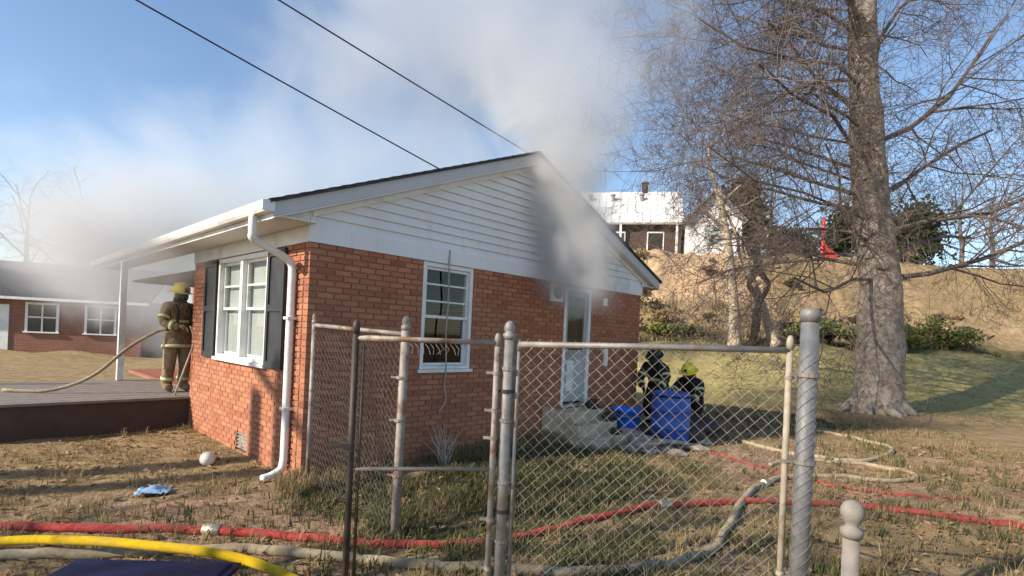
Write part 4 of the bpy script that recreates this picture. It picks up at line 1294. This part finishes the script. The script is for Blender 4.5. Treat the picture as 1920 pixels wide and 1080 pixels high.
def leafy(name, loc, rx, ry, rz_, n, size, mat, label, seed, trunk=True, group=None, clumps=26, cat='tree'):
    rn = random.Random(seed)
    root = empty(name, loc); tag(root, label, cat, group)
    cs = []
    for i in range(clumps):
        v = Vector((rn.gauss(0, 1), rn.gauss(0, 1), rn.gauss(0, 1))).normalized() * rn.uniform(.35, .95)
        cs.append((Vector((v.x * rx, v.y * ry, v.z * rz_)), rn.uniform(.18, .42)))
    m = MB()
    for i in range(n):
        c, s = rn.choice(cs)
        p = c + Vector((rn.gauss(0, s * rx * .8), rn.gauss(0, s * ry * .8), rn.gauss(0, s * rz_ * .8)))
        p.z += rz_ + .3
        if p.z < .05: continue
        a = Vector((rn.uniform(-1, 1), rn.uniform(-1, 1), rn.uniform(-.6, 1))).normalized()
        b = a.orthogonal().normalized(); c2 = a.cross(b)
        sz = size * rn.uniform(.5, 1.3)
        m.poly([p - b * sz * .5, p + c2 * sz * .35, p + b * sz * .6, p - c2 * sz * .35])
    m.build('crown', mat, root)
    t = MB()
    t.tube([(0, 0, -.3), (.05, 0, rz_ * .7), (0, .05, rz_ * 1.5)], [rx * .09, rx * .07, rx * .02], 8)
    for i in range(7):
        a = rn.uniform(0, 6.3)
        t.tube([(0, 0, rz_ * rn.uniform(.3, 1)), (math.cos(a) * rx * .5, math.sin(a) * ry * .5, rz_ * rn.uniform(1.0, 1.5))], [rx * .035, rx * .01], 5)
    t.build('trunk', M['bark_dark'], root, True)
    return root
G_H = 'trees and shrubs on top of the hill'
def hl(x, y): return (x, y, gz(x, y) - .1)
leafy('evergreen_tree', hl(15.0, 36.0), 1.5, 1.5, 2.7, 5200, .34, M['olive'], 'olive brown rounded tree on the hill behind the taller sapling', 41, group=G_H)
leafy('evergreen_tree', hl(13.3, 35.2), 1.3, 1.2, 1.35, 3800, .30, M['ever'], 'dark green evergreen against the gable of the white roofed house', 42, group=G_H)
leafy('evergreen_shrub', hl(18.2, 35.5), 1.8, 1.2, 1.2, 3000, .28, M['ever'], 'low dark evergreen shrub beside the red yard frame', 43, group=G_H, cat='shrub')
leafy('evergreen_tree', hl(22.3, 36.0), 1.5, 1.3, 1.9, 3600, .30, M['ever'], 'dark evergreen between the red yard frame and the big trunk', 44, group=G_H)
leafy('evergreen_tree', hl(27.0, 37.0), 2.4, 1.8, 2.4, 4200, .36, M['ever'], 'broad dark evergreen on the hill beyond the big trunk', 45, group=G_H)
for i, (x, y, r_, h_) in enumerate(((12.9, 24.3, .9, .45), (14.5, 24.5, 1.1, .6), (15.8, 23.6, .9, .5), (7.2, 25.2, .8, .3), (8.4, 25.4, .7, .3), (17.6, 24.0, 1.2, .6), (20, 24.5, 1.3, .6))):
    leafy('lawn_shrub', hl(x, y), r_, r_ * .7, h_, 900, .17, M['bush'], 'low yellow green shrub at the upper edge of the lawn', 60 + i, group='low shrubs along the upper lawn edge', clumps=9, cat='shrub')
# background bare trees on the hill
for i, (x, y, s) in enumerate(((17, 42, 1.0), (21, 44, 1.15), (25.5, 41, 1.0), (30, 45, 1.2), (35, 42, 1.0), (41, 46, 1.2))):
    bare_tree('bare_tree', hl(x, y), [(0, 0, 0), (.1 * s, 0, 2.5 * s), (-.1, .1, 5 * s), (.1, 0, 7.5 * s)], (.22 * s, .02),
              [(.30 + .068 * k, (math.cos(k * 2.4 + i), math.sin(k * 2.4 + i), .7 + .07 * k), (3.6 - .16 * k) * s, .075 - .004 * k) for k in range(11)], 70 + i,
              'grey leafless tree standing on the hilltop behind the evergreens', 'leafless trees along the hilltop', twig_depth=3, mats=('twig', 'twig'), kids=(5, 4, 4))
for i in range(26):
    x = rk.uniform(3.5, 24); y = rk.uniform(25.6, 33.2); r_ = rk.uniform(.35, .8)
    leafy('dry_brush', hl(x, y), r_, r_ * .8, r_ * .45, 420, .13, [M['leaf_brown'], M['olive'], M['straw']][i % 3], ['low russet brush clump growing on the clay bank', 'low olive brush clump growing on the clay bank', 'low straw coloured brush clump growing on the clay bank'][i % 3], 200 + i, group=['russet', 'olive', 'straw'][i % 3] + ' brush clumps on the clay bank', clumps=7, cat='brush')
for i in range(16):
    x = rk.uniform(4, 22); y = rk.uniform(30.8, 33.0)
    rock((x, y, .5), (rk.uniform(.12, .4), rk.uniform(.12, .3), rk.uniform(.08, .25)), M['rock'], 'bank_stone', 'pale stone sticking out of the clay bank', 'stone', 'stones in the clay bank', rk.uniform(0, 3))
bare_tree('bare_tree', (-9.6, -1.3, -.1), [(0, 0, 0), (.1, 0, 2.5), (-.1, .1, 5), (.1, 0, 8.5)], (.2, .02),  # extra tree outside the view, put in to dapple the yard with shade
          [(.34 + .06 * k, (math.cos(k * 2.4), math.sin(k * 2.4), .7 + .06 * k), 3.6 - .1 * k, .07 - .003 * k) for k in range(11)], 99,
          'leafless tree added out of view so its twigs shade the fenced yard', twig_depth=3, mats=('twig', 'twig'), kids=(6, 5, 4))
# leftover side: trees and a house across the yard
for i, (x, y, s) in enumerate(((-27, 33, 1.2), (-33, 36, 1.3), (-39, 34, 1.1))):
    bare_tree('bare_tree', (x, y, -.1), [(0, 0, 0), (.1 * s, 0, 2.5 * s), (-.1, .1, 5 * s), (.1, 0, 7.5 * s)], (.25 * s, .02),
              [(.30 + .068 * k, (math.cos(k * 2.4 + i), math.sin(k * 2.4 + i), .7 + .07 * k), (3.6 - .16 * k) * s, .075 - .004 * k) for k in range(11)], 90 + i,
              'grey leafless tree behind the neighbouring house across the yard', 'leafless trees behind the neighbouring house', twig_depth=3, mats=('twig', 'twig'), kids=(5, 4, 4))
# dead shrub at the house corner and dry vine on the wall
def brush(name, loc, n, h, mat, label, seed, spread=.5):
    rn = random.Random(seed); m = MB()
    for i in range(n):
        a = rn.uniform(0, 6.28); r0 = rn.uniform(0, .06)
        p = Vector((math.cos(a) * r0, math.sin(a) * r0, -.03)); pts = [p]
        d = Vector((math.cos(a) * spread * rn.random(), math.sin(a) * spread * rn.random(), 1)).normalized()
        L_ = h * rn.uniform(.5, 1.1)
        for k in range(4):
            d = (d + Vector((rn.uniform(-1, 1), rn.uniform(-1, 1), rn.uniform(-.6, .6))) * .28).normalized(); pts.append(pts[-1] + d * L_ / 4)
        m.tube(pts, [.006, .005, .004, .003, .0015], 4, False)
        for k in (2, 3):
            q = pts[k] + Vector((rn.uniform(-.1, .1), rn.uniform(-.1, .1), rn.uniform(.02, .12)))
            m.tube([pts[k], q], [.003, .001], 3, False)
    o = m.build(name, mat); o.location = loc
    tag(o, label, 'plant')
    return o
brush('dead_shrub', (*hw(.42, .35)[:2], 0), 46, .42, M['leaf_brown'], 'reddish brown dead shrub at the corner of the brick house', 5, .9)
brush('dead_shrub', (*hw(1.75, .28)[:2], 0), 30, .62, M['vine'], 'pale dry vine stems climbing below the gable window', 6, .5)

# ------------------------------------------------------------------ hilltop house, red frame
hh = empty('hilltop_house', (8.3, 37.6, 7.3), R(-12)); hh.scale = (1.0, 1.0, 1.12); tag(hh, 'house with white metal roof and grey gable on top of the hill', 'house')
MB().box(-4.4, 3.0, -2.0, 4.0, -.6, 2.1).build('wall', M['porch'], hh)  # dark wall colour imitates the shade under the porch roof
mb = MB(); mb.prism([(-2.6, 1.95), (1.0, 4.6), (1.0, 4.5), (-2.5, 1.85)][::-1], 0, -4.7, 3.1); mb.prism([(1.0, 4.6), (4.6, 1.95), (4.5, 1.85), (1.0, 4.5)][::-1], 0, -4.7, 3.1)
rf = mb.build('roof', M['roof_white'], hh)
for i in range(16):
    x = -4.6 + i * .5
    MB().hexa([(x, -2.6, 1.955), (x + .04, -2.6, 1.955), (x + .04, 1.0, 4.605), (x, 1.0, 4.605), (x, -2.6, 1.99), (x + .04, -2.6, 1.99), (x + .04, 1.0, 4.64), (x, 1.0, 4.64)]).build('roof_seam', M['roof_white'], rf)
for x in (-3.2, -1.6, .4): MB().lathe([(.13, -.2), (.13, .25), (.2, .26), (.2, .32), (.02, .4)], 10, (x, -.1, 3.85)).build('roof_vent', M['roof_grey'], rf)
MB().lathe([(.22, -.3), (.22, .5), (.28, .5), (.28, .58), (.1, .6)], 10, (.6, 1.0, 4.6)).build('chimney', M['dark'], rf)
# cross gable wing with grey roof
mb = MB(); mb.prism([(2.9, 2.0), (4.9, 3.9), (6.9, 2.0), (6.7, 1.85), (4.9, 3.75), (3.1, 1.85)], 1, -2.9, 3.6)
mb.build('wing_roof', M['roof_grey'], hh)
mb = MB(); mb.prism([(3.2, -.6), (6.6, -.6), (6.6, 1.95), (4.9, 3.7), (3.2, 1.95)], 1, -2.5, 3.4); mb.build('wing_wall', M['siding'], hh)
for (x0, x1, z0, z1) in ((4.3, 5.5, .6, 1.9),):
    w_ = MB().box(x0, x1, -2.53, -2.503, z0, z1).build('window', M['white'], hh); MB().box(x0 + .08, x1 - .08, -2.545, -2.532, z0 + .08, z1 - .08).build('pane', M['glass'], w_)
for (x0, x1, z0, z1) in ((-3.8, -2.6, .3, 1.5), (-1.8, -.6, .3, 1.5), (.8, 1.9, -.5, 1.5)):
    w_ = MB().box(x0, x1, -2.03, -2.003, z0, z1).build('window', M['white'], hh); MB().box(x0 + .08, x1 - .08, -2.045, -2.032, z0 + .08, z1 - .08).build('pane', M['dark'], w_)
for x in (-4.2, -1.0, 2.6): MB().box(x, x + .14, -2.5, -2.36, -.6, 1.9).build('porch_post', M['white'], hh)
rfm = empty('red_yard_frame', hl(19.6, 34.2)); tag(rfm, 'small red metal yard frame with tall post on the hilltop', 'yard frame')
MB().tube([(0, 0, -.3), (.05, 0, 3.0)], .10, 8).build('post', M['red_paint'], rfm)
MB().tube([(.05, 0, 1.4), (1.1, .1, .1)], .09, 8).build('brace', M['red_paint'], rfm)
MB().tube([(-.05, 0, .3), (-.9, .1, .1)], .07, 8).build('brace', M['red_paint'], rfm)
m = MB(); m.hexa([(.15, -.3, .15), (1.05, -.3, .15), (1.05, .4, .15), (.15, .4, .15), (.15, -.25, 1.0), (.75, -.25, .75), (.75, .35, .75), (.15, .35, 1.0)]); m.build('side_panel', M['red_paint'], rfm)

# neighbouring house on the far side of the front yard
nh = empty('neighbour_house', (-24, 26, 0), R(18)); tag(nh, 'low brick neighbouring house with dark roof beyond the porch', 'house')
MB().box(-6, 6, -3, 3, -.3, 2.5).build('wall', M['brick_far'], nh)
mb = MB(); mb.prism([(-3.5, 2.42), (0, 4.2), (3.5, 2.42), (3.4, 2.3), (0, 4.05), (-3.4, 2.3)][::-1], 0, -6.4, 6.4); mb.build('roof', M['shingle'], nh)
mb = MB(); mb.prism([(-3, 2.5), (3, 2.5), (0, 4.0)], 0, -5.98, 5.98); mb.build('gable', M['siding'], nh)
for x in (-4.2, -1.6, 2.2, 4.4):
    w_ = MB().box(x - .62, x - .52, -3.06, -3.003, .9, 2.2).box(x + .52, x + .62, -3.06, -3.003, .9, 2.2).box(x - .519, x + .519, -3.06, -3.003, 2.1, 2.2).box(x - .66, x + .66, -3.10, -3.003, .84, .90).box(x - .519, x + .519, -3.045, -3.01, 1.51, 1.57).box(x - .03, x + .03, -3.043, -3.012, .905, 1.505).box(x - .03, x + .03, -3.043, -3.012, 1.575, 2.095).build('window', M['white'], nh)
    MB().box(x - .519, x + .519, -3.009, -3.004, .902, 2.098).build('pane', M['pane_dark'], w_)
MB().box(.1, 1.0, -3.04, -3.003, -.05, 2.05).build('door', M['white'], nh)
MB().box(-6.4, 6.4, -3.52, -3.41, 2.28, 2.40).build('gutter', M['white'], nh)
MB().box(2.6, 3.3, -.35, .35, 3.4, 4.9).build('chimney', M['brick_far'], nh)

# ------------------------------------------------------------------ grass, weeds, leaf litter
def in_house(x, y, pad=.03):
    t = (x - P0[0]) * gdir[0] + (y - P0[1]) * gdir[1]; l_ = (x - P0[0]) * ldir[0] + (y - P0[1]) * ldir[1]
    return (-pad < t < W + pad and -pad < l_ < L) or (-2.7 < t < 1.6 and BAY - .05 < l_ < 7.05) or (4.0 < t < 5.35 and -1.15 < l_ < 0)
def zone_at(x, y):
    t = (x - P0[0]) * gdir[0] + (y - P0[1]) * gdir[1]; o_ = -((x - P0[0]) * ldir[0] + (y - P0[1]) * ldir[1])
    g_ = float(sst(.15, .5, o_) * (1 - sst(2.2, 3.0, o_)) * sst(-.6, .3, t) * (1 - sst(3.4, 5.0, t)))
    g_ = max(g_, .7 * math.exp(-(((x - .8) / 1.4) ** 2 + ((y - 4.0) / .7) ** 2)))
    d_ = float(sst(1.9, 3.0, o_) * sst(4.0, 6.0, t) * (1 - .6 * sst(8, 12, t)) * (1 - .8 * sst(3.6, 5.2, x)))
    return g_, d_
def blades(name, n, area, mat, h, w, accept, seed, label, lean=.6):
    rn = random.Random(seed)
    vv, ff = [], []
    x0, x1, y0, y1 = area
    tries = 0
    while len(ff) < n and tries < n * 12:
        tries += 1
        x = rn.uniform(x0, x1); y = y0 + (y1 - y0) * rn.random() ** 1.25
        if in_house(x, y) or not accept(x, y, rn): continue
        z = gz(x, y) - .01
        for c in range(rn.randint(2, 5)):
            px, py = x + rn.gauss(0, .02), y + rn.gauss(0, .02)
            a = rn.uniform(0, 6.28); hh_ = h * rn.uniform(.4, 1.25); ww = w * rn.uniform(.6, 1.3) * (1 + max(0, y - 8) * .10)
            lx, ly = math.cos(a) * lean * hh_ * rn.random(), math.sin(a) * lean * hh_ * rn.random()
            b = a + 1.57 + rn.uniform(-.5, .5)
            sx, sy = math.cos(b) * ww, math.sin(b) * ww
            k = len(vv)
            vv += [(px - sx, py - sy, z), (px + sx, py + sy, z), (px + lx * .4 + sx * .7, py + ly * .4 + sy * .7, z + hh_ * .55), (px + lx * .4 - sx * .7, py + ly * .4 - sy * .7, z + hh_ * .55), (px + lx, py + ly, z + hh_ * (1 - .35 * lean))]
            ff += [(k, k + 1, k + 2, k + 3), (k + 3, k + 2, k + 4)]
    me = bpy.data.meshes.new(name); me.from_pydata(vv, [], ff); me.materials.append(mat)
    o = add_obj(name, me); tag(o, label, 'grass', kind='stuff')
    return o
def nz2(x, y, s, o_=0): return noise.fractal(Vector((x * s, y * s, o_)), 1, 2, 3)
blades('dead_grass', 110000, (-6.5, 9.5, 2.6, 15), M['straw'], .062, .0034, lambda x, y, rn: rn.random() < (.25 + .75 * max(0, .5 + nz2(x, y, 1.1, 2) * 1.6)) * (1 - .75 * zone_at(x, y)[1]), 1, 'short dead straw coloured grass over the yard', .9)
blades('green_grass', 56000, (-3, 4.5, 2.8, 8.6), M['green'], .12, .0048, lambda x, y, rn: rn.random() < zone_at(x, y)[0] * max(0, nz2(x, y, 1.3, 7) * 1.6 + .28) + .015, 2, 'green weeds and grass growing along the gable wall', .7)
blades('straw_tufts', 34000, (-5.5, 9, 2.8, 14), M['straw'], .17, .0034, lambda x, y, rn: nz2(x, y, 2.3, 21) > .22 and rn.random() < 1 - .6 * zone_at(x, y)[1], 12, 'taller dry grass tufts scattered over the yard', .9)
blades('weed_tufts', 16000, (-3, 8, 2.8, 13), M['green'], .17, .006, lambda x, y, rn: nz2(x, y, 1.9, 33) > .12 and rn.random() < .10 + zone_at(x, y)[0] + (.25 if x > 4.3 else 0), 13, 'taller green weed tufts beside the fence and gable', .8)
blades('wall_weeds', 9000, (-2.4, 3.0, 3.6, 9.5), M['straw'], .26, .0042, lambda x, y, rn: abs(-((x - P0[0]) * ldir[0] + (y - P0[1]) * ldir[1]) - .28) < .25 and -.3 < (x - P0[0]) * gdir[0] + (y - P0[1]) * gdir[1] < 4 and nz2(x, y, 1.4, 40) > -.1, 14, 'dry weeds standing along the foot of the gable wall', .7)
blades('lawn_grass', 42000, (3, 22, 13, 24), M['straw'], .05, .006, lambda x, y, rn: True, 3, 'sparse yellowed lawn grass on the slope', .9)
blades('dry_weeds', 9000, (2.5, 22, 24.3, 30.5), M['straw'], .35, .012, lambda x, y, rn: nz2(x, y, .5, 3) > -.15, 4, 'tall dry weeds on the slope below the bank', .6)
blades('hill_weeds', 3500, (2.5, 22, 24.0, 27.0), M['green'], .30, .016, lambda x, y, rn: nz2(x, y, .7, 5) > 0, 8, 'green weeds along the top of the lawn', .6)
# leaf litter
rn = random.Random(9); m = MB()
for i in range(26000):
    x = rn.uniform(-6, 9); y = 2.8 + 11 * rn.random() ** 1.4
    if in_house(x, y): continue
    if rn.random() > .35 + max(0, nz2(x, y, .9, 11)): continue
    z = gz(x, y) + rn.uniform(.006, .03)
    a = Vector((rn.uniform(-.6, .6), rn.uniform(-.6, .6), 1)).normalized(); b = a.orthogonal(); b.rotate(Quaternion(a, rn.uniform(0, 6.28))); b.normalize(); c = a.cross(b)
    s = rn.uniform(.016, .05); p = Vector((x, y, z))
    m.poly([p - b * s, p + c * s * .5 + a * s * .15, p + b * s, p - c * s * .5 + a * s * .1])
o = m.build('leaf_litter', M['leaf_brown']); tag(o, 'fallen brown leaves scattered over the yard', 'leaves', kind='stuff')

# ------------------------------------------------------------------ smoke
def smoke_box(name, base, x0, x1, y0, y1, z0, z1, shape, label, color=(.78, .82, .86), step=1.0, aniso=.2):
    """closed box holding a volume; shape(t, X, Y, Z, n1, n2) returns the density socket in object space"""
    o = MB().box(x0, x1, y0, y1, z0, z1).build(name, [], None)
    o.location = base
    t = NT(name)
    co = t.coord('Object')
    sp = t.n('ShaderNodeSeparateXYZ'); t.l(co, sp.inputs[0])
    d = shape(t, sp.outputs[0], sp.outputs[1], sp.outputs[2], co)
    pv = t.n('ShaderNodeVolumePrincipled')
    pv.inputs['Color'].default_value = (*color, 1)
    pv.inputs['Anisotropy'].default_value = aniso
    t.l(d, pv.inputs['Density'])
    t.l(pv.outputs[0], t.out.inputs['Volume'])
    t.mat.cycles.volume_step_rate = step
    o.data.materials.append(t.mat)
    tag(o, label, 'smoke', kind='stuff')
    return o

def col_shape(t, X, Y, Z, co):
    # rising column: axis drifts and radius grows with height
    wob = t.noise(.9, 2, .5, co)
    cx = t.math('ADD', t.math('MULTIPLY', Z, -.16), t.math('MULTIPLY', t.math('SUBTRACT', wob, .5), .5))
    dx = t.math('SUBTRACT', X, cx)
    cyv = t.math('MULTIPLY', Z, .02)
    dy = t.math('SUBTRACT', Y, cyv)
    r = t.math('ADD', .66, t.math('ADD', t.math('MULTIPLY', Z, .07), t.smooth(Z, 1.4, 4.2, 0, 1.0)))
    rr = t.math('DIVIDE', t.math('SQRT', t.math('ADD', t.math('MULTIPLY', dx, dx), t.math('MULTIPLY', dy, dy))), r)
    nz = t.noise(1.15, 6, .62, co, .8)
    e = t.math('SUBTRACT', t.math('ADD', 1.12, t.math('MULTIPLY', t.math('SUBTRACT', nz, .5), 1.7)), rr)
    den = t.smooth(e, 0, .85)
    ends = t.math('MULTIPLY', t.smooth(Z, -.5, .6), t.smooth(Z, 2.4, 4.6, 1.0, 0.0))
    dens = t.smooth(Z, .2, 3.0, 5.0, .9)
    return t.math('MULTIPLY', t.math('MULTIPLY', den, ends), dens)
smoke_box('smoke', (.98, 8.20, 2.45), -2.8, 2.2, -1.9, 2.1, -.5, 4.6, col_shape, 'pale grey smoke column rising from the eave beside the side door', (.88, .89, .90), step=.5)

def cloud_shape(t, X, Y, Z, co):
    nz = t.noise(.36, 6, .58, co, .8)
    a = t.math('DIVIDE', X, 4.6); b = t.math('DIVIDE', Y, 2.7); c = t.math('DIVIDE', t.math('SUBTRACT', Z, 1.2), 3.0)
    rr = t.math('SQRT', t.math('ADD', t.math('ADD', t.math('MULTIPLY', a, a), t.math('MULTIPLY', b, b)), t.math('MULTIPLY', c, c)))
    e = t.math('SUBTRACT', t.math('ADD', .92, t.math('MULTIPLY', t.math('SUBTRACT', nz, .5), 2.0)), rr)
    return t.math('MULTIPLY', t.smooth(e, 0, .9), .64)
smoke_box('smoke', (-1.5, 10.0, 6.4), -6.2, 5.2, -3.4, 3.4, -2.4, 5.2, cloud_shape, 'billowing grey smoke cloud spreading above the roof ridge', (.75, .80, .86), step=.4)

def bank_shape(t, X, Y, Z, co):
    nz = t.noise(.22, 6, .6, co, .8)
    a = t.math('DIVIDE', X, 13.0); b = t.math('DIVIDE', Y, 3.6); c = t.math('DIVIDE', Z, 6.0)
    rr = t.math('SQRT', t.math('ADD', t.math('ADD', t.math('MULTIPLY', a, a), t.math('MULTIPLY', b, b)), t.math('MULTIPLY', c, c)))
    e = t.math('SUBTRACT', t.math('ADD', .9, t.math('MULTIPLY', t.math('SUBTRACT', nz, .5), 1.4)), rr)
    return t.math('MULTIPLY', t.smooth(e, 0, .9), .50)
smoke_box('smoke', (-9.0, 18.0, 5.2), -14, 14, -3.9, 3.9, -4.9, 6.8, bank_shape, 'wide pale smoke bank drifting low behind the brick house', (.82, .88, .94), step=.5)

def porch_shape(t, X, Y, Z, co):
    nz = t.noise(.75, 6, .6, co, .9)
    a = t.math('DIVIDE', X, 2.9); b = t.math('DIVIDE', Y, 1.9); c = t.math('DIVIDE', Z, 1.5)
    rr = t.math('SQRT', t.math('ADD', t.math('ADD', t.math('MULTIPLY', a, a), t.math('MULTIPLY', b, b)), t.math('MULTIPLY', c, c)))
    e = t.math('SUBTRACT', t.math('ADD', .85, t.math('MULTIPLY', t.math('SUBTRACT', nz, .5), 1.7)), rr)
    return t.math('MULTIPLY', t.smooth(e, 0, .9), 1.55)
smoke_box('smoke', (-6.1, 8.2, 2.95), -3.4, 3.4, -2.2, 2.2, -1.7, 1.9, porch_shape, 'murky smoke drifting under the porch eave', (.78, .80, .82), step=.5)
